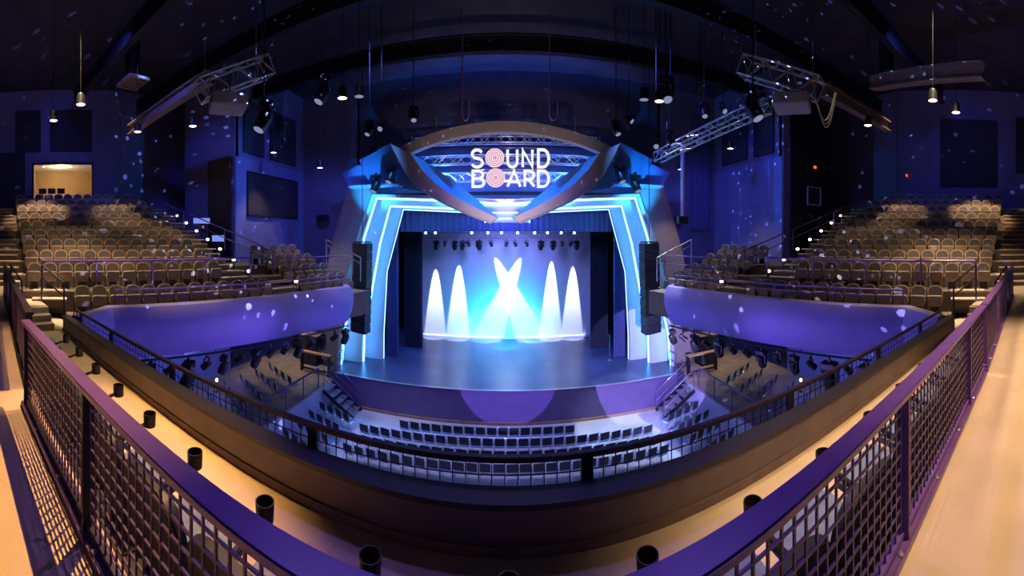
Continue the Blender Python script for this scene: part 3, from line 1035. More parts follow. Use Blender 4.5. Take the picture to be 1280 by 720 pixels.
# ------------------------------------------------------------------ terrace rails, stage stairs, bars
for s in (1, -1):
    nm = SIDE[s]
    railing('terrace_railing', (s * 9.02, 4.0), (s * 9.02, 14.9), TER, TER + 1.0, [.0, .125, .25, .375, .5, .625, .75, .875, 1.0], 'violet post-and-mesh rail along the edge of the %s side terrace' % nm, ('rail', 'rail', 'wire'),
            (.05, .05), (.06, .05), (.17, .16), .006, None, 'terrace rails')
    st = thing('stage_stairs', (s * 7.9, 15.7, 0), 'open metal steps from the main floor to the %s terrace beside the stage' % nm, 'stairs', 'stage side stairs')
    for k in range(5):
        x = 8.75 - .34 * k
        z = TER - .02 - .22 * (k + .5)
        MB().box((s * x, 15.5, z), (.32, .9, .05)).build('tread', 'alu', st)
    for yy in (15.02, 15.98):
        MB().bar((s * 8.85, yy, TER - .12), (s * 7.15, yy, .06), .05, .16).build('stringer', 'black', st)
        MB().tube([(s * 8.8, yy, TER), (s * 8.8, yy, TER + .95), (s * 7.15, yy, 1.0), (s * 7.15, yy, .1)], .024, 6).build('handrail', 'rail', st, smooth=True)
        MB().tube([(s * 8.8, yy, TER + .5), (s * 7.15, yy, .55)], .018, 6).build('mid_rail', 'rail', st, smooth=True)
    pipe_rail('stage_guard_rail', [(s * 8.65 + XS, 16.35, STG + .95), (s * 8.65 + XS, 17.15, STG + .95)], 'short violet guard rail on the %s front corner of the stage' % nm,
              [((s * 8.65 + XS, 16.35, STG + .95), STG), ((s * 8.65 + XS, 17.15, STG + .95), STG)], 'rail', .028, (.45,), 'stage corner rails', 'railing')
    # bar shelf and cabinet on the terrace
    t = thing('drink_rail', (s * 10.2, 16.5, TER), 'tan-topped standing drink rail on the %s side terrace' % nm, 'counter', 'drink rails')
    MB().box((s * 10.2, 16.5, TER + 1.08), (1.9, .32, .07)).build('counter_top', 'wood', t, bevel=.01)
    for dx in (-.88, .88):
        MB().box((s * 10.2 + dx, 16.5, TER + .53), (.06, .26, 1.05)).build('leg', 'black', t)
    MB().box((s * 10.2, 16.55, TER + .15), (1.8, .05, .06)).build('foot_rail', 'black', t)
    t = thing('bar_cabinet', (s * 11.15, 17.7, TER), 'tall dark cabinet with a tan top behind the %s drink rail' % nm, 'cabinet', 'bar cabinets')
    MB().box((s * 11.15, 17.7, TER + .85), (1.05, .8, 1.7)).build('body', 'dark', t, bevel=.01)
    MB().box((s * 11.15, 17.7, TER + 1.73), (1.15, .9, .06)).build('top', 'wood', t, bevel=.01)
    for dx in (-.26, .26):
        MB().box((s * 11.15 + dx, 17.29, TER + .85), (.48, .02, 1.5)).build('door', 'drape', t, bevel=.004)
    m = MB().box((s * 12.3, 18.9, 3.4), (.7, .7, 4.4))
    o = m.build('column_terrace', 'wall')
    o['kind'] = 'structure'
    tag(o, 'dark violet square column behind the %s terrace cabinet' % nm, 'column')
    m = MB().box((s * 13.2, 19.42, 2.3), (1.1, .08, 2.2))
    o = m.build('door_%d' % (1 if s > 0 else 2), 'panel')
    o['kind'] = 'structure'
    t = thing('floor_lamp', (s * 12.6, 11.4, TER), 'small glowing warm lamp on a short stand, %s terrace' % nm, 'lamp', 'terrace lamps')
    MB().lathe([(.10, 0), (.10, .02), (.015, .03), (.015, .5)], 10, Matrix.Translation((s * 12.6, 11.4, TER))).build('stand', 'black', t)
    MB().lathe([(.03, .5), (.07, .54), (.07, .62), (.03, .66)], 10, Matrix.Translation((s * 12.6, 11.4, TER))).build('bulb', 'floorlens', t)
t = thing('microphone_stand', (XS + 5.95, 19.5, STG), 'thin pale microphone stand by the right stage drape', 'microphone stand')
MB().lathe([(.15, 0), (.15, .025), (.012, .04), (.012, 1.45)], 12, Matrix.Translation((XS + 5.95, 19.5, STG))).build('pole', 'chrome', t, smooth=True)
MB().tube([(XS + 5.95, 19.5, STG + 1.45), (XS + 5.75, 19.4, STG + 1.6)], .012, 6).build('boom', 'chrome', t)
MB().tube([(XS + 5.75, 19.4, STG + 1.6), (XS + 5.64, 19.36, STG + 1.62)], [.02, .03], 8).build('microphone', 'black', t)

# ================================================================== FIXTURES
def make_mover(size, lens, name='moving_head_light'):
    """hangs from its origin: clamp, base box, yoke and head"""
    t = thing(name, (0, 0, 0), 'black moving-head light', 'stage light')
    k = size
    MB().box((0, 0, -.04 * k), (.06 * k, .06 * k, .10 * k)).build('hanging_clamp', 'black', t, world=False)
    MB().rbox((0, 0, -.15 * k), (.36 * k, .26 * k, .14 * k), .03 * k).build('base', 'black', t, world=False)
    MB().bar((-.19 * k, 0, -.2 * k), (-.19 * k, 0, -.50 * k), .04 * k, .10 * k).bar((.19 * k, 0, -.2 * k), (.19 * k, 0, -.50 * k), .04 * k, .10 * k).bar((-.2 * k, 0, -.235 * k), (.2 * k, 0, -.235 * k), .10 * k, .04 * k).build('yoke', 'black', t, world=False)
    mm = Matrix.Translation((0, 0, -.44 * k)) @ Matrix.Rotation(R(-28), 4, 'X')
    h = MB().lathe([(.06 * k, .19 * k), (.12 * k, .17 * k), (.15 * k, .05 * k), (.15 * k, -.14 * k), (.13 * k, -.24 * k), (.125 * k, -.25 * k)], 14, mm).build('head', 'black', t, world=False, smooth=True)
    MB().lathe([(.11 * k, -.252 * k), (.10 * k, -.265 * k), (.04 * k, -.272 * k)], 14, mm).build('lens', lens, h, world=False)
    return t


def make_par(size, lens, name='par_can_light'):
    t = thing(name, (0, 0, 0), 'black par can light', 'stage light')
    k = size
    MB().bar((-.13 * k, 0, -.05 * k), (-.13 * k, 0, -.30 * k), .02 * k, .05 * k).bar((.13 * k, 0, -.05 * k), (.13 * k, 0, -.30 * k), .02 * k, .05 * k).bar((-.14 * k, 0, -.06 * k), (.14 * k, 0, -.06 * k), .05 * k, .02 * k).build('yoke', 'black', t, world=False)
    MB().box((0, 0, -.02 * k), (.05 * k, .05 * k, .09 * k)).build('hanging_clamp', 'black', t, world=False)
    mm = Matrix.Translation((0, 0, -.28 * k)) @ Matrix.Rotation(R(-50), 4, 'X')
    h = MB().lathe([(.05 * k, .17 * k), (.09 * k, .15 * k), (.10 * k, -.02 * k), (.12 * k, -.18 * k), (.11 * k, -.185 * k)], 14, mm).build('can', 'black', t, world=False, smooth=True)
    MB().lathe([(.105 * k, -.186 * k), (.03 * k, -.19 * k)], 14, mm).build('lens', lens, h, world=False)
    return t


mv_dim = make_mover(1.0, 'dimlens')
mv_big = make_mover(1.45, 'dimlens')
par_dim = make_par(1.0, 'dimlens')
par_lit = make_par(1.0, 'coollens')
par_warm = make_par(1.0, 'warmlens')

# lighting pipes under the wing fascias, with their fixtures
for s in (1, -1):
    nm = SIDE[s]
    pts = [W(s, 10.56, t, 4.90) for t in (.2, 3, 6, 9, 10.8)]
    t = thing('lighting_pipe', W(s, 10.52, 6, 5.02), 'long black lighting pipe under the %s balcony front' % nm, 'pipe', 'balcony lighting pipes')
    MB().tube(pts, .035, 8).build('pipe', 'black', t, smooth=True)
    for k in range(6):
        p = W(s, 10.56, .8 + 1.95 * k, 4.90)
        MB().tube([p, p + Vector((0, 0, .22))], .02, 6).build('hanger', 'black', t)
    kinds = [par_dim, mv_dim, par_dim, mv_big, par_dim, mv_big, par_dim, mv_dim, par_lit, mv_dim, par_dim, par_lit, mv_dim, par_dim, mv_dim, par_lit, mv_dim]
    words_ = {par_dim: 'dark par can light', mv_dim: 'black moving-head light', mv_big: 'large black moving-head light', par_lit: 'bright par can light'}
    for i, pr in enumerate(kinds):
        tt = .6 + i * .625
        place(pr, W(s, 10.52, tt, 4.84), (s * R(70) + random.uniform(-.7, .7)), '%s under %s balcony front, %s along the pipe from the camera' % (words_[pr], nm, ordn(i)), '%s balcony pipe lights' % nm)

# truss and fixtures over the backdrop
TZ = 8.84
truss('stage_truss', (XS - 5.6, 23.0, TZ), (XS + 5.6, 23.0, TZ), .35, 26, 'long aluminium lighting truss above the stage in front of the backdrop')
fx = [(546, mv_dim), (557, par_dim), (569, mv_dim), (579, mv_dim), (586, par_dim), (599, mv_dim), (614, par_dim), (633, par_dim), (644, par_lit), (658, par_dim), (676, mv_dim), (691, mv_dim), (702, par_dim), (713, par_dim), (720, mv_dim)]
for i, (px, pr) in enumerate(fx):
    place(pr, (at_y(px, 297, 23.0).x, 22.8, TZ - .27), math.pi + random.uniform(-.4, .4), 'stage light hanging from the upstage truss, %s from the left' % ordn(i), 'upstage truss lights')
for i, px in enumerate((533, 545, 590, 610, 627, 647, 668, 684, 701, 717)):
    p = Vector((at_y(px, 297, 22.7).x, 22.54, TZ + .16))
    t = thing('truss_lamp', p, 'small bright lamp on top chord of upstage truss, %s from the left' % ordn(i), 'stage light', 'upstage truss lamps')
    mm = Matrix.Translation(p) @ Matrix.Rotation(R(80), 4, 'X')
    MB().lathe([(.05, -.12), (.08, -.1), (.09, .04)], 10, mm).build('can', 'black', t)
    MB().lathe([(.08, .042), (.03, .05)], 10, mm).build('lens', 'coollens', t)
    MB().box(p + Vector((0, .12, -.02)), (.03, .12, .03)).build('hanging_bracket', 'black', t)
# moving heads at the ends of the arch trusses
for s in (1, -1):
    for k, (px, py) in enumerate(((489, 204), (470, 216))):
        p = at_y(px, py, 16.42)
        place(mv_big, (XS + s * abs(p.x - XS), p.y, p.z), s * .6, 'moving-head light against the %s canopy, %s' % (SIDE[s], ('upper of two', 'lower of two')[k]), 'canopy moving heads')

# line-array loudspeakers
for s in (1, -1):
    nm = SIDE[s]
    cx = XS + s * 7.13
    t = thing('line_array', (cx, 16.45, 8.5), 'tall black line-array loudspeaker hanging beside the %s stage portal' % nm, 'loudspeaker', 'hanging line arrays')
    zt, y = 8.42, 16.4
    ang = 0
    pz = zt
    for k in range(10):
        ang = 0 if k < 5 else (k - 4) * 1.4
        hgt = .455
        mm = Matrix.Translation((cx + s * .008 * k, y - .02 * max(0, k - 4), pz - hgt / 2)) @ Matrix.Rotation(R(ang), 4, 'X') @ Matrix.Rotation(s * R(14), 4, 'Z')
        c = MB().box(None, (.94, .5, hgt - .018), m=mm).build('cabinet', 'speaker', t, bevel=.012)
        pz -= hgt
    MB().box((cx, y, zt + .05), (.8, .5, .07)).build('fly_frame', 'black', t)
    MB().tube([(cx, y, zt + .08), (cx, y, zt + .5), (cx, y, 17.9)], .02, 6).build('chain', 'black', t)

# ------------------------------------------------------------------ ceiling
ZP = 13.2


def make_pendant(lens):
    t = thing('pendant_light', (0, 0, 0), 'black pendant downlight', 'ceiling light')
    h = MB().lathe([(.04, .40), (.10, .38), (.135, .30), (.15, .05), (.165, 0), (.15, 0), (.14, .02)], 16).build('shade', 'black', t, world=False, smooth=True)
    MB().lathe([(.145, .012), (.05, -.01)], 16).build('lens', lens, t, world=False)
    MB().tube([(0, 0, .38), (0, 0, H - ZP)], .012, 5).build('stem', 'black', t, world=False)
    return t


pend = make_pendant('warmlens')
pendoff = make_pendant('dimlens')
PEND = [(101, 131, 1), (67, 151, 1), (172, 165, 1), (241, 158, 1), (428, 123, 1), (449, 121, 0), (342, 191, 1), (400, 210, 1),
        (805, 125, 0), (824, 127, 1), (851, 212, 1), (913, 186, 1), (1166, 126, 1), (1195, 141, 1), (1085, 157, 1)]
PEND.sort()
warm_at = []
for i, (px, py, lit) in enumerate(PEND):
    z = 12.2 if py > 205 else ZP
    p = at_z(px, py, z)
    if p.y > 19.2:
        p.y = 19.1
    place(pend if lit else pendoff, p, 0, '%s pendant downlight on a thin stem, %s from the left among the ceiling pendants' % ('glowing' if lit else 'unlit', ordn(i)), 'ceiling pendants')
    if lit:
        warm_at.append(p)

# projector trusses, one each side, with a projector under each
for s in (1, -1):
    nm = SIDE[s]
    if s < 0:
        a, b = at_d(250, 114, 11.0), at_d(334, 84, 12.0)
    else:
        a, b = at_d(1023, 112, 11.0), at_d(930, 84, 12.0)
    truss('projector_truss', a, b, .62, 6, 'short warm-toned box truss carrying a projector, %s of the hall' % nm, 'brasstruss', grp='projector trusses', cr=.04)
    px, py = (285, 130) if s < 0 else (990, 129)
    p = at_d(px, py, 10.2)
    t = thing('projector', p, 'grey video projector slung under the truss on the %s' % nm, 'projector', 'hall projectors')
    yaw = s * R(35)
    mm = Matrix.Translation(p) @ Matrix.Rotation(yaw, 4, 'Z')
    MB().rbox(None, (.95, 1.05, .36), .06, mm).build('body', 'proj', t, smooth=True)
    m2 = mm @ Matrix.Translation((-s * .2, .53, 0)) @ Matrix.Rotation(R(-90), 4, 'X')
    MB().lathe([(.12, -.02), (.12, .10), (.09, .12)], 14, m2).build('lens_barrel', 'black', t, smooth=True)
    MB().box(None, (.5, .02, .2), m=mm @ Matrix.Translation((.1, -.53, 0))).build('vent_grille', 'black', t)
    for dx in (-.3, .3):
        q = mm @ Vector((dx, 0, .17))
        MB().tube([q, q + Vector((0, 0, .5))], .018, 6).build('mount_rod', 'black', t)
    # a moving head beside it
    px, py = (330, 122) if s < 0 else (941, 108)
    p = at_d(px, py, 10.2)
    place(mv_big, p, s * .5, 'large moving-head light hanging beside the projector on the %s' % nm, 'projector moving heads')
    MB_ = MB().tube([p, p + Vector((0, 0, H - p.z))], .02, 6)
    tag(MB_.build('hanging_rod', 'black'), 'thin black rod holding the moving-head light beside the %s projector' % nm, 'rod', 'hanging rods')
    # sloping roof beam
    a, b = (at_d(163, 168, 17.5), at_d(262, 104, 12.5)) if s < 0 else (at_d(1110, 164, 17.5), at_d(1030, 120, 13.0))
    t = thing('roof_beam', (a + b) / 2, 'bronze steel roof beam running diagonally under the %s ceiling' % nm, 'beam', 'bronze roof beams')
    MB().bar(a, b, .34, .05).build('flange', 'bronze', t)
    MB().bar(a + Vector((0, 0, .22)), b + Vector((0, 0, .22)), .05, .40).build('web', 'bronze', t)
    MB().bar(a + Vector((0, 0, .44)), b + Vector((0, 0, .44)), .34, .05).build('flange', 'bronze', t)
    # vents
    p = at_z(166 if s < 0 else 1108, 103, 15.6)
    t = thing('ceiling_vent', p, 'square bronze air vent hanging under the %s ceiling' % nm, 'vent', 'ceiling vents')
    MB().box(p, (1.3, 1.0, .12)).build('frame', 'bronze', t)
    for k in range(5):
        MB().box(p + Vector((-.44 + .22 * k, 0, -.07)), (.05, .8, .03)).build('slat', 'black', t)
    MB().box(p + Vector((0, 0, (H - p.z) / 2)), (.5, .5, H - p.z)).build('duct', 'black', t)
# long brown ceiling beam on the right
a, b = at_d(1090, 112, 15), at_d(1230, 98, 12)
t = thing('roof_beam', (a + b) / 2, 'long level bronze beam near the top of the right wall', 'beam', 'bronze roof beams')
MB().bar(a, b, .4, .05).build('flange', 'bronze', t)
MB().bar(a + Vector((0, 0, .26)), b + Vector((0, 0, .26)), .06, .5).build('web', 'bronze', t)
MB().bar(a + Vector((0, 0, .52)), b + Vector((0, 0, .52)), .4, .05).build('flange', 'bronze', t)
# diagonal truss, right of the arch
truss('lighting_truss', at_d(822, 197, 16.5), at_d(960, 132, 12.0), .42, 12, 'violet lit diagonal truss between the arch and the right projector', cr=.04)
# hanging clusters and bits in the dark
HANG = [(517, 131, mv_dim), (462, 148, mv_dim), (477, 150, par_dim), (770, 148, mv_dim), (786, 140, par_dim), (838, 160, mv_dim), (880, 126, mv_dim), (903, 128, par_dim), (820, 172, par_dim),
        (404, 93, mv_big), (832, 92, mv_big)]
for i, (px, py, pr) in enumerate(HANG):
    p = at_d(px, py, 14.0 if py > 100 else 12.0)
    place(pr, p, random.uniform(-1, 1), 'dark stage light hung from the hall ceiling, %s in order along the ceiling' % ordn(i), 'ceiling stage lights')
    tag(MB().tube([p, (p.x, p.y, H)], .02, 6).build('drop_pipe', 'black'), 'thin black pipe dropping to the %s ceiling stage light' % ordn(i), 'pipe', 'ceiling drop pipes')
p = at_d(875, 100, 12.5)
place(par_lit, p, math.pi, 'dazzling white spotlight high at the right of the arch', 'ceiling stage lights')
tag(MB().tube([p, (p.x, p.y, H)], .02, 6).build('drop_pipe', 'black'), 'thin black pipe dropping to the dazzling white spotlight', 'pipe', 'ceiling drop pipes')
for i, (x0, x1) in enumerate(((578, 586), (687, 697))):
    p, q = at_d(x0, 142, 14.2), at_d(x1, 142, 14.2)
    t = thing('hanging_cable', p, 'violet cable loop hanging over the arch, %s of its centre' % ('left', 'right')[i], 'cable', 'cable loops')
    mid = (p + q) / 2
    MB().tube([(p.x, p.y, H)] + [mid + (q - mid) * math.cos(R(180 + 180 * k / 8)) + Vector((0, 0, .28 * math.sin(R(180 + 180 * k / 8)))) for k in range(9)] + [q + Vector((0, 0, .5))], .03, 6).build('cable', 'rail', t, smooth=True)
for k, y in enumerate((6.5, 10.5, 14.5)):
    t = thing('ceiling_joist', (0, y, 16.6), 'dark steel joist crossing the hall ceiling, %s from the stage' % ('third', 'second', 'first')[k], 'beam', 'ceiling joists')
    MB().box((0, y, 16.4), (38, .3, .05)).build('flange', 'black', t)
    MB().box((0, y, 16.75), (38, .05, .7)).build('web', 'black', t)
    MB().box((0, y, 17.1), (38, .3, .05)).build('flange', 'black', t)

# cables and small boxes seen in the dark
a, b = at_d(1021, 130, 11.8), at_d(1044, 116, 12.2)
t = thing('hanging_cable', a, 'looped black cables sagging below the right projector truss', 'cable')
for k in range(3):
    MB().tube([a.lerp(b, f / 10) - Vector((0, 0, (.75 + .12 * k) * math.sin(R(18 * f)))) + Vector((.03 * k, 0, 0)) for f in range(11)], .022, 6).build('strand', 'proj', t, smooth=True)
p = at_d(853, 212, 16.6)
t = thing('blue_pipe', p, 'blue lit vertical pipe hanging right of the arch', 'pipe')
MB().tube([p + Vector((0, 0, 1.2)), p, p - Vector((0, 0, 2.3))], .09, 8).build('pipe', 'lav', t)
MB().box(p - Vector((0, 0, 2.4)), (.5, .3, .35)).build('hanging_hook', 'black', t)
for s, (px, py) in ((1, (842, 275)), (-1, (404, 273))):
    q = at_y(px, py, 19.2)
    t = thing('wall_loudspeaker', q, 'small dark loudspeaker box on the %s stage wall beside the arch' % SIDE[s], 'loudspeaker', 'stage wall loudspeakers')
    MB().box(q, (.85, .35, .42), s * .3).build('cabinet', 'speaker', t, bevel=.02)
    MB().box(q + Vector((0, .2, .1)), (.12, .22, .12)).build('wall_mount', 'black', t)
drape('stage_wall_drape', 10.95, 12.5, 19.35, 9.2, 16.3, 7, .1, 'drapeblue', 'tall dark blue drape on the wall right of the arch', 'curtain')

# ------------------------------------------------------------------ things on the walls
for s in (1, -1):
    nm = SIDE[s]
    N = Vector((s * S72, C72, 0))
    specs = [(-4.5, 12.3, 3.4, 3.6), (.1, 15.4, 2.6, 2.6), (-2.6, 15.4, 1.6, 2.6)] if s < 0 else [(-5.6, 14.6, 2.6, 3.6), (-1.3, 14.0, 3.6, 4.2)]
    for k, (tt, z, w, h) in enumerate(specs):
        c = W(s, 21.93, tt, z)
        mm = Matrix.Translation(c) @ Matrix.Rotation(math.atan2(N.y, N.x) - math.pi / 2, 4, 'Z')
        t = tag(MB().box(None, (w, .10, h), m=Matrix.Translation(c) @ Matrix.Rotation(math.atan2(N.y, N.x) - math.pi / 2, 4, 'Z')).build('acoustic_panel', 'panel', bevel=.02),
                'dark fabric acoustic panel high on the %s rear wall, %s from the camera' % (nm, ordn(k)), 'acoustic panel', 'acoustic panels')
        MB().box(None, (w * .8, .04, .08), m=mm @ Matrix.Translation((0, .06, h * .4))).build('wall_mount', 'black', t)
    for k, (y0, z0, z1, w) in enumerate(((14.3, 13.3, 16.2, 1.7), (17.0, 13.3, 16.2, 2.6))):
        t = tag(MB().box((s * 12.93, y0 + .2, (z0 + z1) / 2), (.1, w, z1 - z0)).build('acoustic_panel', 'panel', bevel=.02),
            'dark acoustic panel over the %s pale wall face, %s from the camera' % (nm, ordn(k)), 'acoustic panel', 'acoustic panels')
        MB().box((s * 12.985, y0 + .2, z1 - .4), (.03, w * .8, .08)).build('wall_mount', 'black', t)
    # dark wall screen
    if s < 0:
        t = thing('wall_screen', (-12.9, 16.2, 10.6), 'large dark flat screen on the left pale wall face', 'screen')
        MB().box((-12.90, 16.25, 11.1), (.08, 4.6, 2.3)).build('display', 'panel', t)
        for zz in (9.92, 12.28):
            MB().box((-12.88, 16.25, zz), (.12, 4.72, .06)).build('frame_edge', 'black', t)
        for yy in (13.92, 18.58):
            MB().box((-12.88, yy, 11.1), (.12, .06, 2.36)).build('frame_edge', 'black', t)
    # added black sheet: an opening on the left tower, shade on the right
    x0, x1 = (14.1, 15.9) if s < 0 else (13.5, 17.2)
    tag(MB().box((s * (x0 + x1) / 2 * 1.0 - (0 if s > 0 else -.9), 12.95, 10.2 if s < 0 else 12), (abs(x1 - x0), .12, 5.6 if s < 0 else 9.2)).build('black_tower_sheet', 'dark'),
        'black sheet standing for the dark near face of the %s side tower' % nm, 'curtain', 'tower black sheets')
    for k, (px, py) in enumerate(((1019, 209), (1096, 214)) if s > 0 else ((253, 284),)):
        p = at_y(px, py, 12.8) if k == 0 else W(s, 21.85, 2.6, at_y(px, py, 10.2).z)
        t = thing('exit_light', p, 'small red glowing indicator on the dark %s wall%s' % (nm, ', higher and nearer' if k else ''), 'light', 'red indicators')
        MB().box(p + Vector((0, .05, 0)), (.3, .06, .22)).build('wall_mount', 'black', t)
        MB().box(p + Vector((0, .01, 0)), (.22, .03, .15)).build('glow', 'red', t)
# lit frame of a small window on the right tower
p0, p1 = at_y(1009, 233, 12.85), at_y(1025, 257, 12.85)
t = thing('lit_frame', ((p0.x + p1.x) / 2, 12.85, (p0.z + p1.z) / 2), 'pale blue window frame on the black right tower', 'window frame')
cx, cz, wx, hz = (p0.x + p1.x) / 2, (p0.z + p1.z) / 2, p1.x - p0.x, p0.z - p1.z
for dx in (-1, 1):
    MB().box((cx + dx * wx / 2, 12.82, cz), (.07, .08, hz)).build('jamb', 'lav', t)
for dz in (-1, 1):
    MB().box((cx, 12.82, cz + dz * hz / 2), (wx + .07, .08, .07)).build('rail_edge', 'lav', t)
MB().box((cx, 12.86, cz), (wx, .03, hz)).build('pane', 'panel', t)
# blue lit signs by the left aisle
for k, (px, py, w, h) in enumerate(((252, 276, .85, .28), (273, 298, .62, .30))):
    p = at_d(px, py, 18.2 - k)
    t = thing('aisle_sign', p, 'small blue-white lit sign beside the left stage-side aisle, %s of two' % ('upper', 'lower')[k], 'sign', 'lit aisle signs')
    MB().box(None, (w, .05, h), m=Matrix.Translation(p) @ Matrix.Rotation(R(48), 4, 'Z')).build('panel', 'bluesign', t)
    MB().box(None, (w + .08, .05, h + .08), m=Matrix.Translation(p + Vector((-.03, .03, 0))) @ Matrix.Rotation(R(48), 4, 'Z')).build('housing', 'black', t)
    MB().box(p + Vector((-.05, .05, -.5)), (.05, .05, .9)).build('stand', 'black', t)
# notice on the lower left wall
p = Vector((-14.06, 11.2, 3.5))
tag(MB().box((-14.05, 11.0, 3.35), (.05, 1.0, 1.1)).build('wall_notice', 'white'), 'pale square notice on the wall under the left balcony', 'notice')

# control room behind the left bank
def wl(P, t, z):
    return W(-1, P, t, z)


m = MB()
rm = []
wbox(m, -1, 25.2, 25.4, -2.4, 1.55, 10.9, 13.5)
wbox(m, -1, 22.3, 25.2, -2.5, -2.4, 10.9, 13.5)
wbox(m, -1, 22.3, 25.2, 1.55, 1.65, 10.9, 13.5)
wbox(m, -1, 22.3, 25.2, -2.4, 1.55, 10.8, 10.95)
struct(m, 'wall_control_room', 'booth')
m = MB()
wbox(m, -1, 22.3, 25.2, -2.4, 1.55, 13.42, 13.5)
struct(m, 'ceiling_control_room', 'white')
t = thing('window_frame', wl(22, -.4, 12.2), 'dark frame around the warm lit control-room window above the left seats', 'window frame')
for a, b, z0, z1 in ((-2.35, -2.25, 11.0, 13.4), (1.4, 1.5, 11.0, 13.4), (-2.35, 1.5, 13.3, 13.42), (-2.35, 1.5, 10.95, 11.07)):
    m = MB()
    wbox(m, -1, 21.93, 22.1, a, b, z0, z1)
    m.build('frame_edge', 'dark', t)
for k, tt in enumerate((-1.7, -.9, .1)):
    p = wl(22.9, tt, 13.38)
    t = thing('recessed_lamp', p, 'small bright ceiling lamp in the control room, %s from the camera' % ordn(k), 'ceiling light', 'control room lamps')
    MB().lathe([(.10, 0), (.11, .03)], 12, Matrix.Translation(p - Vector((0, 0, .02)))).build('trim', 'alu', t)
    MB().lathe([(.085, 0), (.04, -.02)], 12, Matrix.Translation(p - Vector((0, 0, .022)))).build('lens', 'boothlight', t)
for k, tt in enumerate((-1.75, -1.15, -.55)):
    p = wl(22.75, tt, 10.95)
    t = thing('control_monitor', p, 'dark computer monitor silhouetted in the control room, %s from the camera' % ordn(k), 'monitor', 'control room monitors')
    mm = Matrix.Translation(p + Vector((0, 0, .78))) @ Matrix.Rotation(R(72), 4, 'Z')
    MB().box(None, (.5, .05, .34), m=mm).build('screen', 'dark', t)
    MB().box(p + Vector((0, 0, .33)), (.05, .05, .65)).build('neck', 'dark', t)
    MB().box(p + Vector((0, 0, .02)), (.25, .25, .03)).build('foot', 'dark', t)

# ================================================================== LIGHT
BLUE, VIO, CYAN, WARM, WHITE = (.10, .12, 1.0), (.28, .16, 1.0), (.05, .55, 1.0), (1.0, .76, .47), (.75, .82, 1.0)
# hall pendants
for p in warm_at:
    light('pendant_spot', 'SPOT', p - Vector((0, 0, .06)), 500, WARM, p - Vector((0, 0, 5)), 75, .6, .08)
# warm house lights over the rear rows and the walkway
for s in (1, -1):
    for r, tt, e in ((7.4, -1.6, 12000), (7.2, 2.6, 5500), (1.8, .2, 8000), (1.6, 3.6, 4500)):
        q = W(s, 10.6 + ROWD * r, tt, WZ + ROWH * r)
        if s > 0 and tt > 3:
            e *= .3
        light('house_spot', 'SPOT', W(s, 9.5 + ROWD * r, tt, 17.4), e, WARM, q, 27, .5, .08)
    light('far_block_spot', 'SPOT', W(s, 10.5, 10.3, 17.0), 700, WARM, W(s, 12.5, 10.2, 7), 28, .6, .1)
    light('terrace_spot', 'SPOT', (s * 12.2, 16.6, 5.0), 160, WARM, (s * 12.0, 15.9, 1.2), 95, .7, .1)
    light('near_aisle_spot', 'SPOT', W(s, 12.5, -1.2, 17), 1500, WARM, W(s, 12.8, -1.3, 7), 34, .6, .08)
light('tower_flood', 'SPOT', (-9.0, 4.0, 16.0), 1500, BLUE, (-15.2, 13, 11.5), 42, .7, .3)
light('back_row_flood', 'SPOT', (-12, 7.5, 16.5), 1500, (.12, .2, 1.0), W(-1, 20.2, 1.5, 11.2), 20, .7, .2)
light('walkway_spot', 'SPOT', (3.6, -1.4, 15.0), 3300, (1.0, .68, .40), (4.0, .5, 6.8), 46, .6, .4)
light('walkway_spot', 'SPOT', (-3.6, 3.1, 15.0), 4600, (1.0, .56, .17), (-3.7, .4, 6.8), 42, .5, .012)
light('front_row_spot', 'SPOT', (4.6, 3.7, 15.5), 2100, (1.0, .72, .47), (4.6, 2.2, 6.1), 40, .7, .45)
light('front_row_spot', 'SPOT', (-4.8, 3.9, 15.5), 2100, (1.0, .66, .32), (-4.8, 2.2, 6.1), 36, .7, .06)
light('control_room_lamp', 'POINT', wl(23.2, -.6, 12.9), 90, (1.0, .74, .40), radius=.2)
# blue and violet floods from the rig, with added low fills for the fascia
for s in (1, -1):
    light('fascia_fill', 'SPOT', (s * 2.2, 9.5, 2.6), 1500, (.27, .16, 1.0), W(s, 10.3, 3.2, 5.9), 62, .7, .3)  # added unseen uplights, set low so the fascia keeps the seats dark
    light('fascia_fill', 'SPOT', (s * 3.0, 13.5, 2.6), 520, (.19, .15, 1.0), W(s, 10.3, 8.6, 5.8), 60, .7, .3)
    light('wall_flood', 'SPOT', (s * 4.0, 11.5, 16.8), 1700, BLUE, (s * 13, 16.2, 9.8), 56, .7, .4)
    light('rear_wall_flood', 'SPOT', (s * 12.0, 6.0, 16.8), 700, BLUE, (s * 20.5, 8.0, 12.0), 80, .8, .4)
    light('lower_wall_flood', 'SPOT', (s * 9.5, 9.0, 4.6), 700, (.20, .24, 1.0), (s * 14, 10.5, 3.2), 110, .7, .2)
    light('stage_wall_flood', 'SPOT', (s * 8.0, 13.0, 16.0), 420, (.2, .12, 1.0), (s * 11, 19.5, 8.5), 60, .7, .3)
    light('front_rail_flood', 'SPOT', (s * 4.0, 6.5, 16.6), 3000, (.28, .17, 1.0), (s * 3.2, 1.0, 7.6), 44, .8, .3)
    light('arch_leg_wash', 'SPOT', (s * 11.0, 15.0, 6.9), 110, (1.0, .62, .40), (s * 9.3, 18, 8.3), 50, .8, .2)
light('front_rail_flood', 'SPOT', (0, 8.5, 16.6), 800, (.32, .2, 1.0), (0, 2.6, 6.6), 44, .8, .3)
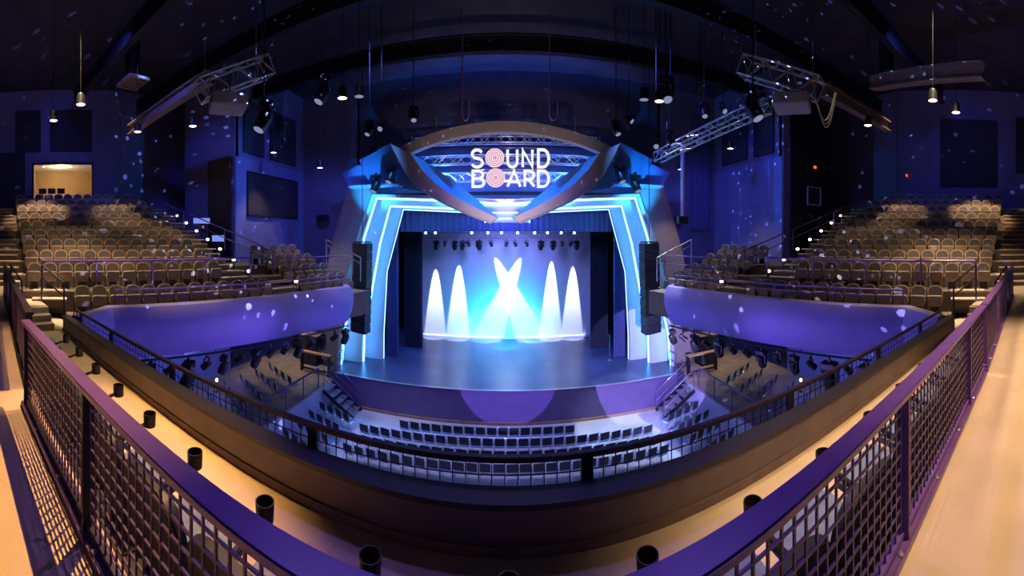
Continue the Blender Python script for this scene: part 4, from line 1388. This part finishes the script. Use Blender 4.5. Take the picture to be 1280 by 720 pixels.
# arch, beams and sign
light('arch_wash', 'SPOT', (XS, 12.5, 8.4), 720, (1.0, .80, .72), (XS, 16.6, 13.0), 92, .7, .3)
for s in (1, -1):
    light('canopy_wash', 'SPOT', (XS + s * 7.4, 15.0, 9.3), 2200, (.02, .32, 1.0), (XS + s * 6.9, 17.3, 11.3), 56, .7, .15)
    light('beam_wash', 'SPOT', (XS - s * 1.6, 16.1, 10.9), 2600, (.02, .28, 1.0), (XS + s * 3.8, 16.5, 11.2), 50, .8, .1)
    light('truss_wash', 'SPOT', (XS + s * 3.6, 17.25, 10.7), 3600, (.045, .19, 1.0), (XS + s * 2.5, 18.8, 12.6), 130, .8, .2)
    light('portal_wash', 'SPOT', (XS + s * 5.0, 14.0, 14.6), 1500, (.06, .26, 1.0), (XS + s * 7.4, 18.2, 5.5), 46, .7, .3)
light('truss_wash', 'SPOT', (XS, 17.2, 10.4), 2600, (.12, .11, 1.0), (XS, 19.3, 12.2), 140, .8, .2)
# stage
for k, (px, e, sz, off) in enumerate(((545, 17000, 14, .47), (574, 20000, 15, .42), (690, 21000, 14.5, .34), (717, 19000, 14, .42))):
    x = at_y(px, 297, 24.5).x
    light('backdrop_beam', 'SPOT', (x, 24.59 - off, 9.0), e, (.86, .94, 1.0), (x - .1, 24.59, 1.2), sz, .35, .02)
for a, b in ((603, 668), (665, 606)):
    xa, xb = at_y(a, 297, 24.5).x, at_y(b, 297, 24.5).x
    light('backdrop_beam', 'SPOT', (xa, 24.2, 9.2), 24000, (.70, .92, 1.0), (xb, 24.59, 1.2), 16, .4, .02)
light('backdrop_wash', 'SPOT', (XS, 20.6, 8.9), 900, (.25, .24, 1.0), (XS, 24.6, 5.5), 150, .8, .4)
light('backdrop_cyan', 'SPOT', (XS, 21.6, 2.2), 2600, (.0, .55, 1.0), (XS - .2, 24.6, 2.6), 130, 1.0, .3)
light('stage_wash', 'SPOT', (XS, 20.8, 8.9), 2300, (.19, .20, 1.0), (XS, 19.5, 1.6), 110, .9, .4)
for s in (1, -1):
    light('stage_side_wash', 'SPOT', (XS + s * 5.6, 19.9, 8.6), 900, (.03, .28, 1.0), (XS + s * 6.0, 18.0, 1.6), 80, .9, .3)
    light('drape_wash', 'SPOT', (XS + s * 2.5, 19.9, 8.4), 260, (.12, .18, 1.0), (XS + s * 6.4, 21.8, 5), 70, .9, .3)
light('valance_wash', 'SPOT', (XS, 18.2, 8.0), 260, (.14, .12, 1.0), (XS, 20.2, 10), 140, .9, .3)
# main floor
light('floor_flood', 'SPOT', (0, 12.6, 16.4), 4200, (.40, .50, 1.0), (0, 13.4, 0), 70, .8, .4)
light('floor_flood', 'SPOT', (6.6, 13.0, 16.4), 9000, (.72, .86, 1.0), (5.9, 15.0, 0), 22, .35, .1)
light('floor_flood', 'SPOT', (-6.4, 13.0, 16.4), 2600, (.55, .62, 1.0), (-6.6, 14.8, 0), 28, .6, .1)
light('apron_disc_helper', 'SPOT', (XS, 3.4, 5.5), 9000, (.34, .24, 1.0), (XS + .1, 16.25, 2.45), 20.5, .04, .02)  # added unseen spots that draw the violet overlay discs on the apron
light('apron_disc_helper', 'SPOT', (XS + 3.2, 3.4, 5.5), 15000, (.42, .36, 1.0), (XS + 7.15, 16.25, 1.9), 24, .04, .02)
light('apron_wash', 'SPOT', (XS, 8.0, 15.2), 3000, (.16, .08, 1.0), (XS, 16.25, .7), 90, .8, .3)
# patterned star projectors
for s in (1, -1):
    gobo('star_projector', (s * .6, 9.0, 11.5), W(s, 10.4, 4.2, 6.3), 17000, (.50, .56, 1.0), 75, 14, .17)
    gobo('star_projector', (s * 3.0, 8.5, 14.0), W(s, 21, 2.0, 13.2), 19000, (.28, .34, 1.0), 100, 19, .17)
gobo('star_projector', (0, 7.0, 13.0), (0, 20, 9.5), 6000, (.6, .7, 1.0), 100, 22, .13)

for o in (par_warm,):
    if o.name not in used_proto:
        for c in list(o.children):
            for g in list(c.children):
                bpy.data.objects.remove(g)
            bpy.data.objects.remove(c)
        bpy.data.objects.remove(o)
